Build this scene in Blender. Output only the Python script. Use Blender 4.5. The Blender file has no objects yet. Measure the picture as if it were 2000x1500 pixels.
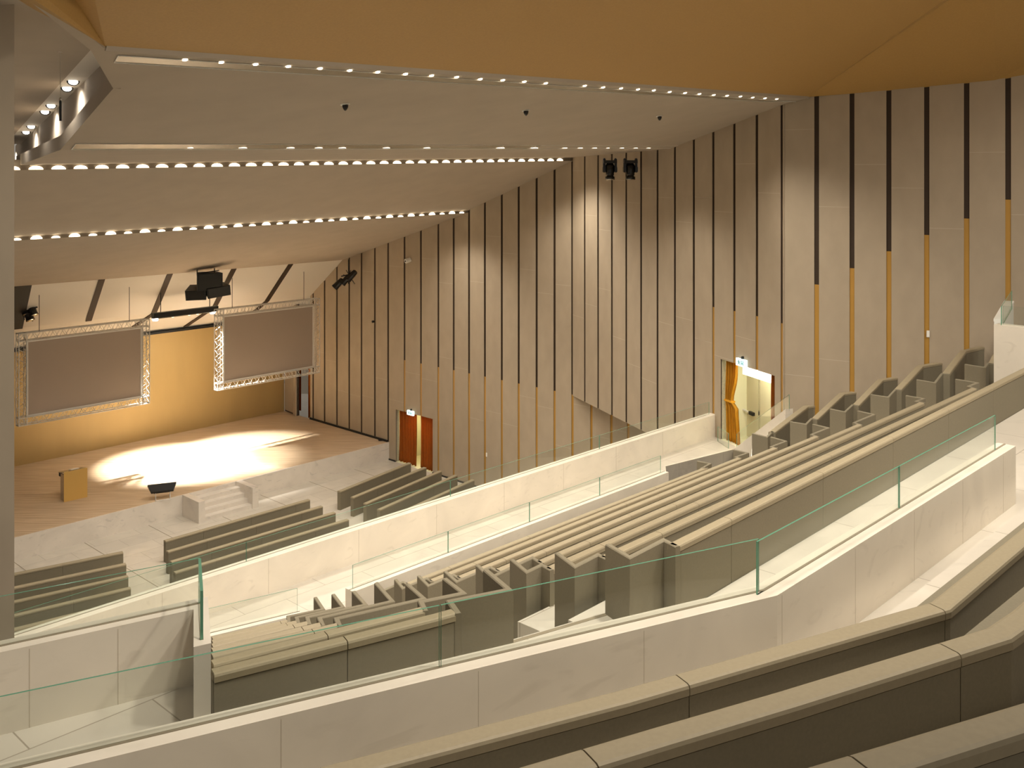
import bpy, bmesh, math, random
from mathutils import Vector, Matrix
random.seed(7)
D = bpy.data; S = bpy.context.scene; COL = S.collection
# ------------------------------------------------------------------ camera
FP, H, V0 = 1937.0, 13.3, 333.0       # focal length in pixels, eye height, horizon row of the 2000x1500 frame
cam = D.cameras.new('camera'); co = D.objects.new('camera', cam); COL.objects.link(co)
co.location = (0, 0, H); co.rotation_euler = (math.pi/2, 0, 0)
cam.sensor_width = 36; cam.lens = FP/2000*36; cam.shift_y = -(750-V0)/2000.0
cam.clip_start = 0.05; cam.clip_end = 300
S.camera = co
# ------------------------------------------------------------------ world, exposure
wd = D.worlds.new('world'); S.world = wd; wd.use_nodes = True
wd.node_tree.nodes['Background'].inputs[0].default_value = (1.0, 0.91, 0.80, 1)
wd.node_tree.nodes['Background'].inputs[1].default_value = 0.24
vs = S.view_settings; vs.view_transform = 'Standard'; vs.look = 'None'; vs.gamma = 1; vs.use_curve_mapping = False
vs.exposure = 0.25
S.cycles.use_denoising = True
S.cycles.max_bounces = 7; S.cycles.diffuse_bounces = 3; S.cycles.adaptive_threshold = .1; S.cycles.transparent_max_bounces = 24
S.cycles.sample_clamp_indirect = 6
WARM = (1.0, 0.92, 0.81)
def spot(loc, tgt, power, angle=100, blend=0.9, col=WARM, rad=0.25):
    l = D.lights.new('spot_light', 'SPOT'); l.energy = power; l.spot_size = math.radians(angle); l.spot_blend = blend
    l.color = col; l.shadow_soft_size = rad
    o = D.objects.new('spot_light', l); COL.objects.link(o); o.location = loc
    o.rotation_euler = (Vector(tgt)-Vector(loc)).to_track_quat('-Z', 'Y').to_euler()
    return o
# ------------------------------------------------------------------ geometry of the hall, in metres (z = 0 is the front floor)
def px(u, v, z):
    d = FP*(H-z)/(v-V0); return Vector(((u-1000)/FP*d, d, z))
def pd(u, v, d): return Vector(((u-1000)/FP*d, d, H-(v-V0)*d/FP))
def xy(u, v, z): p = px(u, v, z); return (p.x, p.y)
class Fr:                                # a vertical plane: s runs along it, q behind it
    def __init__(s, o, d, b):
        s.o = Vector(o); s.d = Vector(d).normalized(); s.b = Vector(b).normalized()
    def p(s, a, q, z):
        w = s.o + s.d*a + s.b*q; return Vector((w.x, w.y, z))
    def s(s, u):
        k = (u-1000)/FP; return (k*s.o.y-s.o.x)/(s.d.x-k*s.d.y)
    def z(s, u, v):
        w = s.o + s.d*s.s(u); return H-(v-V0)*w.y/FP
    def px(s, u, v): return s.p(s.s(u), 0, s.z(u, v))
W2 = Fr((-5.65, 45.6), (.725, -.689), (.689, .725))
W3 = Fr((2.32, 38.0), (.365, -.931), (.931, .365))
W4 = Fr((7.05, 25.9), (.853, -.523), (.523, .853))
ST = Fr((-5.65, 45.6), (-.689, -.725), (-.725, .689))
LA = Fr((7.6, 25.5), (-.689, -.725), (-.725, .689))     # ceiling break lines, all parallel to the stage front
LB = Fr((5.08, 30.95), (-.689, -.725), (-.725, .689))
LC = Fr((2.32, 38.0), (-.689, -.725), (-.725, .689))
LD = Fr((-1.88, 42.0), (-.689, -.725), (-.725, .689))
LE = Fr((-8.2, 48.0), (-.689, -.725), (-.725, .689))
AWAY = Vector((-.725, .689, 0)); ALONG = Vector((.689, .725, 0))
# ------------------------------------------------------------------ materials
def lin(c): return tuple(((x/255)/12.92 if x/255 <= .04045 else ((x/255+.055)/1.055)**2.4) for x in c)+(1,)
def mat(name, c, rough=.6, metal=0, noise=0, scale=3, stretch=(1,1,1), c2=None, spec=.5, bump=0, detail=4, rot=0, emit=None, es=0):
    m = D.materials.new(name); m.use_nodes = True; nt = m.node_tree; b = nt.nodes['Principled BSDF']
    b.inputs['Roughness'].default_value = rough; b.inputs['Metallic'].default_value = metal
    b.inputs['Specular IOR Level'].default_value = spec
    c = lin(c); b.inputs['Base Color'].default_value = c
    if emit: b.inputs['Emission Color'].default_value = lin(emit); b.inputs['Emission Strength'].default_value = es
    if noise or c2:
        tc = nt.nodes.new('ShaderNodeTexCoord'); mp = nt.nodes.new('ShaderNodeMapping'); mp.inputs['Scale'].default_value = stretch
        mp.inputs['Rotation'].default_value = (0, 0, rot)
        nz = nt.nodes.new('ShaderNodeTexNoise'); nz.inputs['Scale'].default_value = scale; nz.inputs['Detail'].default_value = detail
        cr = nt.nodes.new('ShaderNodeValToRGB'); cr.color_ramp.elements[0].position = .3; cr.color_ramp.elements[1].position = .7
        cr.color_ramp.elements[0].color = lin(c2) if c2 else tuple(x*(1-noise) for x in c[:3])+(1,)
        cr.color_ramp.elements[1].color = c if c2 else tuple(min(1, x*(1+noise)) for x in c[:3])+(1,)
        nt.links.new(tc.outputs['Object'], mp.inputs[0]); nt.links.new(mp.outputs[0], nz.inputs[0])
        nt.links.new(nz.outputs[0], cr.inputs[0]); nt.links.new(cr.outputs[0], b.inputs['Base Color'])
        if bump:
            bp = nt.nodes.new('ShaderNodeBump'); bp.inputs['Strength'].default_value = bump; bp.inputs['Distance'].default_value = .01
            nt.links.new(nz.outputs[0], bp.inputs['Height']); nt.links.new(bp.outputs[0], b.inputs['Normal'])
    return m
def marble_mat(name, base, vein, rough):
    m = D.materials.new(name); m.use_nodes = True; nt = m.node_tree; b = nt.nodes['Principled BSDF']; L = nt.links.new
    tc = nt.nodes.new('ShaderNodeTexCoord')
    def nz(scale, det, dist, st):
        mp = nt.nodes.new('ShaderNodeMapping'); mp.inputs['Scale'].default_value = st; mp.inputs['Rotation'].default_value = (0, .35, -.8)
        n = nt.nodes.new('ShaderNodeTexNoise'); n.inputs['Scale'].default_value = scale; n.inputs['Detail'].default_value = det
        n.inputs['Distortion'].default_value = dist; L(tc.outputs['Object'], mp.inputs[0]); L(mp.outputs[0], n.inputs[0]); return n
    a = nz(.9, 6, 1.2, (1, 1, 1)); v = nz(1.6, 8, 2.5, (.35, 1.2, 2.2))
    r1 = nt.nodes.new('ShaderNodeValToRGB'); r1.color_ramp.elements[0].position = .3; r1.color_ramp.elements[1].position = .72
    r1.color_ramp.elements[0].color = tuple(x*.86 for x in lin(base)[:3])+(1,); r1.color_ramp.elements[1].color = lin(base)
    r2 = nt.nodes.new('ShaderNodeValToRGB'); r2.color_ramp.elements[0].position = .30; r2.color_ramp.elements[1].position = .40
    r2.color_ramp.elements[0].color = (.4,)*3+(1,); r2.color_ramp.elements[1].color = (0, 0, 0, 1)
    mx = nt.nodes.new('ShaderNodeMix'); mx.data_type = 'RGBA'
    L(a.outputs[0], r1.inputs[0]); L(v.outputs[0], r2.inputs[0]); L(r2.outputs[0], mx.inputs[0]); L(r1.outputs[0], mx.inputs[6])
    mx.inputs[7].default_value = lin(vein); L(mx.outputs[2], b.inputs['Base Color'])
    b.inputs['Roughness'].default_value = rough
    return m
M = {}
M['panel'] = mat('wall_cladding', (170, 154, 131), .8, noise=.05, scale=2.2, stretch=(1, 1, .6), detail=8)
M['joint'] = mat('wall_joint', (190, 176, 154), .8)
M['recess'] = mat('dark_recess', (52, 36, 18), .7)
M['gold_strip'] = mat('gold_inlay', (182, 138, 62), .45, metal=.2)
M['soffit'] = mat('ceiling_plaster', (172, 159, 141), .85, noise=.04, scale=1.2, detail=6)
M['goldceil'] = mat('gold_ceiling', (178, 140, 78), .6, noise=.05, scale=30)
M['goldwall'] = mat('gold_back_wall', (180, 153, 100), .48, metal=.2, noise=.06, scale=.8, stretch=(1, 1, .3))
M['cream'] = mat('cream_panel', (226, 219, 206), .7)
M['black'] = mat('matt_black', (22, 22, 20), .5)
M['gloss_black'] = mat('gloss_black', (26, 24, 20), .22)
M['marble'] = marble_mat('white_marble', (226, 216, 202), (176, 168, 158), .28)
M['marble_wall'] = marble_mat('marble_parapet', (230, 220, 202), (200, 190, 172), .3)
M['seam'] = mat('stone_seam', (186, 174, 152), .6)
M['groove'] = mat('channel_groove', (140, 128, 106), .7)
M['floor'] = marble_mat('marble_floor', (212, 203, 187), (184, 176, 162), .3)
def tiled(m, w, h):
    nt = m.node_tree; b = nt.nodes['Principled BSDF']; L = nt.links.new; src = b.inputs['Base Color'].links[0].from_socket
    tc = nt.nodes.new('ShaderNodeTexCoord'); mp = nt.nodes.new('ShaderNodeMapping'); mp.inputs['Rotation'].default_value = (0, 0, -math.radians(46.5))
    br = nt.nodes.new('ShaderNodeTexBrick'); br.inputs['Scale'].default_value = 1; br.inputs['Mortar Size'].default_value = .006; br.inputs['Brick Width'].default_value = w
    br.inputs['Row Height'].default_value = h; br.inputs['Color1'].default_value = (1, 1, 1, 1); br.inputs['Color2'].default_value = (.93, .93, .93, 1); br.inputs['Mortar'].default_value = (.55, .52, .48, 1)
    mx = nt.nodes.new('ShaderNodeMix'); mx.data_type = 'RGBA'; mx.blend_type = 'MULTIPLY'; mx.inputs[0].default_value = 1
    L(tc.outputs['Object'], mp.inputs[0]); L(mp.outputs[0], br.inputs[0]); L(src, mx.inputs[6]); L(br.outputs['Color'], mx.inputs[7]); L(mx.outputs[2], b.inputs['Base Color'])
tiled(M['floor'], 1.7, .85)
M['wood'] = mat('stage_wood', (214, 190, 158), .5, c2=(182, 154, 122), scale=2.2, stretch=(.35, 7, 1), rot=-math.radians(46.5), detail=6)
M['bench'] = mat('bench_fabric', (126, 117, 96), .85, noise=.05, scale=60)
M['cap'] = mat('lit_bench_cap', (154, 141, 114), .62, noise=.04, scale=40)  # same fabric lightened, light on the rail tops put into the colour
M['steel'] = mat('truss_aluminium', (214, 210, 202), .4, metal=.25)
M['screen'] = mat('screen_fabric', (176, 160, 144), .8)
M['curtain'] = mat('orange_velvet', (176, 98, 16), .75, noise=.15, scale=12, stretch=(6, 6, .6))
M['curtain_gold'] = mat('yellow_velvet', (214, 150, 22), .75, noise=.12, scale=12, stretch=(6, 6, .6))
M['door'] = mat('door_paint', (206, 196, 160), .5)
M['lobby'] = mat('lobby_paint', (230, 225, 192), .7)
M['white'] = mat('white_plastic', (236, 232, 222), .4)
M['chrome'] = mat('chrome', (210, 205, 195), .2, metal=.9)
M['edge'] = mat('glass_edge', (96, 150, 124), .15, metal=.1)
M['lens'] = mat('lamp_lens', (255, 240, 215), .5, emit=(255, 236, 205), es=5)
M['lens_hot'] = mat('lamp_lens_hot', (255, 250, 240), .5, emit=(255, 246, 232), es=12)
M['header_glow'] = mat('lit_header', (255, 255, 240), .5, emit=(255, 252, 225), es=5)  # glow put on the wall top that a doorway lamp lights
M['signface'] = mat('exit_sign_face', (225, 240, 238), .5, emit=(205, 235, 240), es=1.3)
M['signmark'] = mat('exit_sign_mark', (20, 110, 100), .5, emit=(10, 90, 90), es=.4)
M['lectern_gold'] = mat('lectern_gold', (212, 172, 96), .4, metal=.15)
M['slot'] = mat('slot_diffuser', (150, 138, 116), .25)
def glass_mat():
    m = D.materials.new('clear_glass'); m.use_nodes = True; nt = m.node_tree; nt.nodes.clear()
    o = nt.nodes.new('ShaderNodeOutputMaterial'); t = nt.nodes.new('ShaderNodeBsdfTransparent'); t.inputs[0].default_value = (.955, .975, .962, 1)
    g = nt.nodes.new('ShaderNodeBsdfGlossy'); g.inputs['Roughness'].default_value = .02; g.inputs[0].default_value = (.9, .95, .92, 1)
    lw = nt.nodes.new('ShaderNodeLayerWeight'); lw.inputs[0].default_value = .5
    pw = nt.nodes.new('ShaderNodeMath'); pw.operation = 'POWER'; pw.inputs[1].default_value = 4
    f = nt.nodes.new('ShaderNodeMath'); f.operation = 'MULTIPLY_ADD'; f.inputs[1].default_value = .4; f.inputs[2].default_value = .022
    nt.links.new(lw.outputs['Facing'], pw.inputs[0]); nt.links.new(pw.outputs[0], f.inputs[0])
    x = nt.nodes.new('ShaderNodeMixShader')
    nt.links.new(f.outputs[0], x.inputs[0]); nt.links.new(t.outputs[0], x.inputs[1]); nt.links.new(g.outputs[0], x.inputs[2]); nt.links.new(x.outputs[0], o.inputs[0])
    return m
M['glass'] = glass_mat()
# ------------------------------------------------------------------ mesh helpers
def link(name, bm, mats, parent=None, smooth=False, recalc=True):
    if recalc: bmesh.ops.recalc_face_normals(bm, faces=bm.faces[:])
    me = D.meshes.new(name); bm.to_mesh(me); bm.free()
    for m in (mats if isinstance(mats, (list, tuple)) else [mats]): me.materials.append(M[m])
    if smooth:
        for p in me.polygons: p.use_smooth = True
    o = D.objects.new(name, me); COL.objects.link(o)
    if parent:
        o.parent = parent; o.matrix_parent_inverse = Matrix.Translation(-parent.location)
    return o
def tag(o, label, cat, group=None):
    o['label'] = label; o['category'] = cat
    if group: o['group'] = group
    return o
def thing(name, label, cat, loc=(0, 0, 0), group=None):
    o = D.objects.new(name, None); COL.objects.link(o); o.location = loc; o.empty_display_size = .1
    return tag(o, label, cat, group)
def struct(name, bm, mats, recalc=True):
    o = link(name, bm, mats, None, False, recalc); o['kind'] = 'structure'; return o
def BM(): return bmesh.new()
def quad(bm, pts, mi=0):
    f = bm.faces.new([bm.verts.new(p) for p in pts]); f.material_index = mi; return f
def hexa(bm, b, t, mi=0):                # prism between two loops
    vb = [bm.verts.new(p) for p in b]; vt = [bm.verts.new(p) for p in t]; n = len(b); fs = []
    fs.append(bm.faces.new(vb[::-1])); fs.append(bm.faces.new(vt))
    for i in range(n): fs.append(bm.faces.new((vb[i], vb[(i+1) % n], vt[(i+1) % n], vt[i])))
    for f in fs: f.material_index = mi
    return fs
def prism(bm, pts, z0, z1, mi=0):
    return hexa(bm, [(p[0], p[1], z0) for p in pts], [(p[0], p[1], z1) for p in pts], mi)
def fbox(bm, fr, s0, s1, q0, q1, z0, z1, mi=0):
    b = [fr.p(s0, q0, z0), fr.p(s1, q0, z0), fr.p(s1, q1, z0), fr.p(s0, q1, z0)]
    t = [fr.p(s0, q0, z1), fr.p(s1, q0, z1), fr.p(s1, q1, z1), fr.p(s0, q1, z1)]
    return hexa(bm, b, t, mi)
def obox(bm, c, ax, ay, az, hx, hy, hz, mi=0):
    c = Vector(c); ax = Vector(ax).normalized()*hx; ay = Vector(ay).normalized()*hy; az = Vector(az).normalized()*hz
    return hexa(bm, [c-ax-ay-az, c+ax-ay-az, c+ax+ay-az, c-ax+ay-az], [c-ax-ay+az, c+ax-ay+az, c+ax+ay+az, c-ax+ay+az], mi)
def tube(bm, a, b, r, n=6, r2=None, mi=0):
    a = Vector(a); b = Vector(b); d = (b-a)
    if d.length < 1e-6: return
    d.normalize(); x = d.orthogonal().normalized(); y = d.cross(x); r2 = r if r2 is None else r2
    A = [a+(x*math.cos(t)+y*math.sin(t))*r for t in [2*math.pi*i/n for i in range(n)]]
    B = [b+(x*math.cos(t)+y*math.sin(t))*r2 for t in [2*math.pi*i/n for i in range(n)]]
    hexa(bm, A, B, mi)
def lathe(bm, c, axis, prof, n=20, mi=0):  # prof: (distance along axis, radius)
    c = Vector(c); d = Vector(axis).normalized(); x = d.orthogonal().normalized(); y = d.cross(x); rings = []
    for h, r in prof:
        rings.append([bm.verts.new(c+d*h+(x*math.cos(t)+y*math.sin(t))*max(r, 1e-4)) for t in [2*math.pi*i/n for i in range(n)]])
    for a, b in zip(rings, rings[1:]):
        for i in range(n):
            f = bm.faces.new((a[i], a[(i+1) % n], b[(i+1) % n], b[i])); f.material_index = mi
    for r in (rings[0], rings[-1]):
        f = bm.faces.new(r); f.material_index = mi
def sweep(bm, pts, prof, mi=0):          # pts in plan, prof = closed (offset to the left, z)
    P = [Vector((p[0], p[1])) for p in pts]; n = len(P); rings = []
    for i in range(n):
        if i == 0: d = (P[1]-P[0]).normalized(); nn = Vector((-d.y, d.x)); k = 1
        elif i == n-1: d = (P[-1]-P[-2]).normalized(); nn = Vector((-d.y, d.x)); k = 1
        else:
            d1 = (P[i]-P[i-1]).normalized(); d2 = (P[i+1]-P[i]).normalized()
            n1 = Vector((-d1.y, d1.x)); n2 = Vector((-d2.y, d2.x)); nn = n1+n2
            if nn.length < 1e-3: nn = n1
            nn.normalize(); k = min(1/max(nn.dot(n1), .3), 2.6)
        rings.append([bm.verts.new((P[i].x+nn.x*o*k, P[i].y+nn.y*o*k, z)) for o, z in prof])
    m = len(prof)
    for a, b in zip(rings, rings[1:]):
        for j in range(m):
            f = bm.faces.new((a[j], a[(j+1) % m], b[(j+1) % m], b[j])); f.material_index = mi
    for r in (rings[0], rings[-1]):
        f = bm.faces.new(r); f.material_index = mi
def split_path(pts, L, first=0.0):       # cut a plan path into pieces of length L
    P = [Vector((p[0], p[1])) for p in pts]; out = []; cur = [P[0]]; left = first or L
    for a, b in zip(P, P[1:]):
        seg = (b-a).length; pos = 0
        while seg-pos > left:
            pos += left; q = a+(b-a)*(pos/seg); cur.append(q); out.append(cur); cur = [q]; left = L
        left -= seg-pos
        if (b-cur[-1]).length > 1e-4: cur.append(b)
    if len(cur) > 1: out.append(cur)
    return out
def sweep_cut(bm, pts, prof, L=1.9, gap=.008, mi=0, first=0.0):
    for seg in split_path(pts, L, first):
        if len(seg) < 2: continue
        seg = [p.copy() for p in seg]
        d = (seg[1]-seg[0]); 
        if d.length > gap*2: seg[0] += d.normalized()*gap/2
        d = (seg[-2]-seg[-1])
        if d.length > gap*2: seg[-1] += d.normalized()*gap/2
        sweep(bm, seg, prof, mi)
def on_line(u, a, b):
    a = Vector(a); b = Vector(b); d = b-a; k = (u-1000)/FP; s = (k*a.y-a.x)/(d.x-k*d.y); return a+d*s
def rect(o0, o1, z0, z1): return [(o0, z0), (o0, z1), (o1, z1), (o1, z0)]
ORD = ['first', 'second', 'third', 'fourth', 'fifth', 'sixth', 'seventh', 'eighth', 'ninth']
# ================================================================== SETTING
W1Z, W3Z, STZ = 5.55, 9.49, 0.80
# ---- front floor
bm = BM(); prism(bm, [(-40, 20), (12, 20), (12, 62), (-40, 62)], -.4, 0)
for k in range(9):                       # fine slab joints running back from the stage
    a = ST.p(2+k*2.4, -.02, .001); b = ST.p(2+k*2.4, -9, .001); w = ST.d.to_3d()*.012
    hexa(bm, [a-w, a+w, b+w, b-w], [a-w+Vector((0, 0, .002)), a+w+Vector((0, 0, .002)), b+w+Vector((0, 0, .002)), b-w+Vector((0, 0, .002))], 1)
struct('floor', bm, ['floor', 'groove'])
# ---- stage
bm = BM(); fbox(bm, ST, -.05, 30, .06, 10.6, .05, STZ)
struct('floor_stage', bm, 'wood')
bm = BM(); fbox(bm, ST, -.05, 30, 0, .058, 0, STZ-.004); struct('wall_stage_front', bm, 'marble')
# gold back wall
sb = ST.s(33)
BW = Fr(tuple(ST.p(0, 8.56, 0)[:2]), tuple(ST.d), tuple(ST.b))
s0 = BW.s(555)
bm = BM(); fbox(bm, BW, s0, 30, 0, .3, STZ, 5.63)
struct('wall_stage_back', bm, 'goldwall')
bm = BM(); fbox(bm, BW, s0, 30, .02, .3, 5.63, 5.73)
struct('trim_1', bm, 'black')
# side pocket at the right of the stage
bm = BM()
e = BW.p(s0, 0, 0); g1 = px(577, 812, STZ)
sl = Fr((e.x, e.y), (g1.x-e.x, g1.y-e.y), (.689, .725))
w = (g1-e).to_2d().length
fbox(bm, sl, .05, w*.78, 0, .15, STZ+.1, 8.5, 0); fbox(bm, sl, w*.82, w*1.05, -.02, .15, STZ+.02, 8.5, 0); fbox(bm, sl, -.02, w*1.05, .06, .2, STZ, 8.5, 1)
struct('wall_stage_wing', bm, ['panel', 'recess'])
bm = BM(); a = px(577, 812, STZ); b = px(615, 812, STZ)
q0 = pd(560, 800, 55.5); q1 = pd(640, 800, 55.5)
hexa(bm, [(q0.x, q0.y, STZ), (q1.x, q1.y, STZ), (q1.x+.1, q1.y+.2, STZ), (q0.x+.1, q0.y+.2, STZ)], [(q0.x, q0.y, 8), (q1.x, q1.y, 8), (q1.x+.1, q1.y+.2, 8), (q0.x+.1, q0.y+.2, 8)])
struct('wall_wing_lobby', bm, 'white')
# ---- side walls made of vertical cladding panels
def wall(name, fr, strips, zb, zt, doors=(), ends=None, gapw=.125, back=.035):
    bm = BM(); us = [fr.s(u) for u, v in strips]
    def dcut(sa, sb_, fn):
        # call fn(sa, sb, zlow) for the parts of [sa, sb] above doors
        cuts = sorted({sa, sb_} | {x for d in doors for x in d[:2] if sa < x < sb_})
        for a, b in zip(cuts, cuts[1:]):
            m = (a+b)/2; zl = zb
            for d in doors:
                if d[0] < m < d[1]: zl = d[2]
            fn(a, b, zl)
    e0, e1 = ends
    bounds = [e0]+us+[e1]
    for i in range(len(bounds)-1):
        a = bounds[i]+(gapw/2 if i > 0 else 0); b = bounds[i+1]-(gapw/2 if i < len(bounds)-2 else 0)
        if b-a < .02: continue
        dcut(a, b, lambda p, q, zl: fbox(bm, fr, p, q, 0, .02, zl, zt, 0))
        for k in range(2 if zt-zb > 8 else 1):
            zz = zb+(zt-zb)*(.25+.4*k)+random.uniform(-1.2, 1.6)
            if all(not (d[0] < a < d[1] or d[0] < b < d[1]) or zz > d[2] for d in doors):
                fbox(bm, fr, a, b, -.003, .0, zz, zz+.010, 1)
    dcut(e0, e1, lambda p, q, zl: fbox(bm, fr, p, q, back, back+.15, zl, zt, 2))
    for (u, v), s in zip(strips, us):    # gilt lower part of each recess
        if v is None: continue
        zs = fr.z(u, v)
        dcut(s-gapw/2, s+gapw/2, lambda p, q, zl: zs > zl and fbox(bm, fr, p, q, .025, back, zl, zs, 3))
    return struct(name, bm, ['panel', 'joint', 'recess', 'gold_strip'])
d1 = (W2.s(773), W2.s(845), W2.z(809, 809), 0)
d2 = (W3.s(1407), W3.s(1513), W3.z(1460, 717.5), W1Z)
l1 = [(u, None) for u in (611.5, 634, 658, 682, 706, 732, 758)]
l2 = [(u, 703.7+(u-789.5)*.2048) for u in (790, 822, 856, 886, 916, 947, 980, 1013, 1048, 1083, 1118, 1155, 1194, 1227, 1262)]
wall('wall_right', W2, l1+l2, 0, 14.6, [d1], (W2.s(606), W2.s(1300)), gapw=.115)
l3 = [(u, None) for u in (1142, 1168, 1195, 1223, 1252, 1284, 1318, 1355)]+[(1393, 600), (1434, 608), (1478, 618), (1527, 632)]
z3 = 4.67
wall('wall_right_block', W3, l3, z3, 16, [d2], (0.02, W3.s(1531)))
bm = BM()                                # underside and inner side of the projecting block
a = W3.p(0, 0.12, z3); b = W3.p(W3.s(1400), 0.12, z3); c = W3.p(W3.s(1400), 4, z3)
hexa(bm, [a, b, c], [a+Vector((0, 0, .2)), b+Vector((0, 0, .2)), c+Vector((0, 0, .2))])
struct('ceiling_block_underside', bm, 'soffit')
l4 = [(1595, 556), (1664, 524), (1736, 491), (1810, 459), (1888, 427), (1969, 390), (2052, 350)]
wall('wall_right_rear', W4, l4, 4.0, 17.5, (), (0.02, 20), gapw=.12)
bm = BM(); fbox(bm, W2, W2.s(606), d1[0], -.03, 0, STZ if False else 0, .06)
fbox(bm, W2, d1[1], W2.s(1150), -.03, 0, 0, .06); fbox(bm, W2, W2.s(606), -.1, -.05, 0, STZ, STZ+.09)
struct('baseboard_right', bm, 'black')
# lower wall under the block, behind the walkway end
def plane_hit(u, v, a, b, c):
    a, b, c = Vector(a), Vector(b), Vector(c); n = (b-a).cross(c-a); r = Vector(((u-1000)/FP, 1, -(v-V0)/FP)); o = Vector((0, 0, H))
    return o+r*((a-o).dot(n)/r.dot(n))
# ---- ceiling
def zl(fr, zr, zL, s): return zr+(zL-zr)*s/20.0
def cpt(fr, s, zr, zL): return fr.p(s, 0, zl(fr, zr, zL, s))
AZ = (15.16, 14.76); BZ = (13.67, 13.66); CZ = (13.67, 13.31); DZ = (11.50, 11.24); EZ = (8.97, 8.96)
SL = 26
PT_corner = Vector((-5.0, 12.2, 14.79)); F0 = Vector((-5.6, 13.95, 14.45)); F1 = Vector((-11.5, 23.6, 13.40))
rs = -0.6
bm = BM()
TH = Vector((0, 0, .25))
def slab(pts):
    pts = [Vector(p) for p in pts]
    for i in range(1, len(pts)-1):
        hexa(bm, [pts[0], pts[i], pts[i+1]], [pts[0]+TH, pts[i]+TH, pts[i+1]+TH])
Ar = cpt(LA, rs, *AZ); Br = cpt(LB, rs, *BZ); Cr = cpt(LC, rs, *CZ); Dr = cpt(LD, rs, *DZ)
# upper field between the gold coffer edge and the third lamp slot
Bl = cpt(LB, LB.s(118), *BZ)
ABP = (Ar, PT_corner, Bl); HH = lambda u, v: plane_hit(u, v, *ABP)
F0 = HH(221, 173); B2 = W3.px(1353, 290); B2 = HH(1353, 290); C2 = W3.px(1318, 311.5)
ov = ALONG*.5
fld = [F0, HH(178, 99), HH(40, -12), HH(-30, -68), HH(12, -68), HH(90, 0), PT_corner, Ar, B2+ov, Bl]
hexa(bm, fld, [p+TH for p in fld])
rise = Vector((0, 0, .13)); thin = AWAY*.1
slab([B2+ov, Bl, F1-Vector((.6, -.6, 0)), cpt(LC, LC.s(40), *CZ)+rise, Cr+rise, C2+ov])
Cl = cpt(LC, SL, *CZ); Dl = cpt(LD, SL, *DZ)
hexa(bm, [Cr, Cl, Cl+thin, Cr+thin], [Cr+rise, Cl+rise, Cl+thin+rise, Cr+thin+rise])
slab([Cr, Cl, Dl+rise*.8, Dr+rise*.8])
hexa(bm, [Dr, Dl, Dl+thin, Dr+thin], [Dr+rise, Dl+rise, Dl+thin+rise, Dr+thin+rise])
# lowest field, with its short return next to the side wall
Er = cpt(LE, -1.5, *EZ); El = cpt(LE, SL, *EZ)
slab([Dr, Dl, El, Er])
struct('ceiling', bm, 'soffit')
# fascia with its lamp shelf at upper left
bm = BM()
T0 = F0+Vector((0, 0, .55)); T1 = F1+Vector((0, 0, .8))
side = Vector((.86, .43, 0)).normalized()*.1
FE = (F1-F0)*.3; TE = (T1-T0)*.3; F1x = F1+FE; T1x = T1+TE; F0x = F0+side*0; 
hexa(bm, [F0x, F1x, F1x+side, F0x+side], [T0, T1x, T1x+side, T0+side])
# lamp shelf: horizontal band to the left of the fascia
lefty = Vector((-.9, -.43, 0)).normalized()
struct('ceiling_fascia', bm, 'soffit')
shelf_up = .5
bm = BM()
L0 = F0+Vector((0, 0, shelf_up)); L1 = F1+Vector((0, 0, .72)); dirf = (L1-L0).normalized()
L0 = L0-dirf*.8
A_ = [L0, L1+dirf*2, L1+dirf*2+lefty*.36, L0+lefty*.34]
hexa(bm, A_, [p+Vector((0, 0, .1)) for p in A_])
struct('ceiling_lamp_shelf', bm, 'cream')
# upper left ceiling
bm = BM()
a = L0-dirf*1.0+lefty*.33+Vector((0, 0, -.02)); b = L1+dirf*2+lefty*.35+Vector((0, 0, -.02))
slab([a, b, b+lefty*9, a+lefty*9+Vector((0, -8, .5)), a+Vector((2.5, -8, .7)), a+Vector((1.3, -4, .4))])
struct('ceiling_left', bm, 'soffit')
# gold coffer over the gallery
bm = BM()
def gz(p): # rises towards the rear from the ceiling edge
    q = (Vector((p[0], p[1]))-LA.o).dot(Vector((.725, -.689))); s_ = (Vector((p[0], p[1]))-LA.o).dot(Vector((-.689, -.725))); return 15.18+.30*q-.0202*s_
GP = [Vector((x, y, gz((x, y)))) for x, y in ((7.6, 25.5), (-5.0, 12.2), (8, 10))]
Cc = plane_hit(1845, 0, *GP)
dirc = (Cc-GP[0]); Ctop = GP[0]+dirc*2.2
G0 = PT_corner+Vector((0, 0, .03)); G1 = Vector((7.6, 25.5, 15.19))
Lc = plane_hit(185, 0, *GP); dl = (Lc-G0); Ltop = G0+dl*3.5
slab([G0, G1, Ctop, Ltop])
struct('ceiling_gold', bm, 'goldceil')
bm = BM()
wz = lambda u, v: W4.p(W4.s(u), 0.06, W4.z(u, v))
KT = pd(1941, -60, 18.5)
slab([G1, wz(1736, 177), wz(1943, 158), KT, Ctop])
struct('ceiling_gold_right', bm, 'goldceil')
bm = BM()
slab([wz(1943, 158), wz(2000, 147), W4.p(14, 0.06, 16.6), KT+Vector((6, -3, 1.5)), KT])
struct('ceiling_gold_corner', bm, 'goldceil')
bm = BM()
slab([G0, Ltop, Ltop+Vector((-3.2, 1.0, .0)), Vector((-4.2, 6.5, 15.12)), Vector((-4.65, 9.9, 15.02))])
struct('ceiling_gold_left', bm, 'goldceil')
bm = BM()                                # pale edge trim along the coffer
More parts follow.
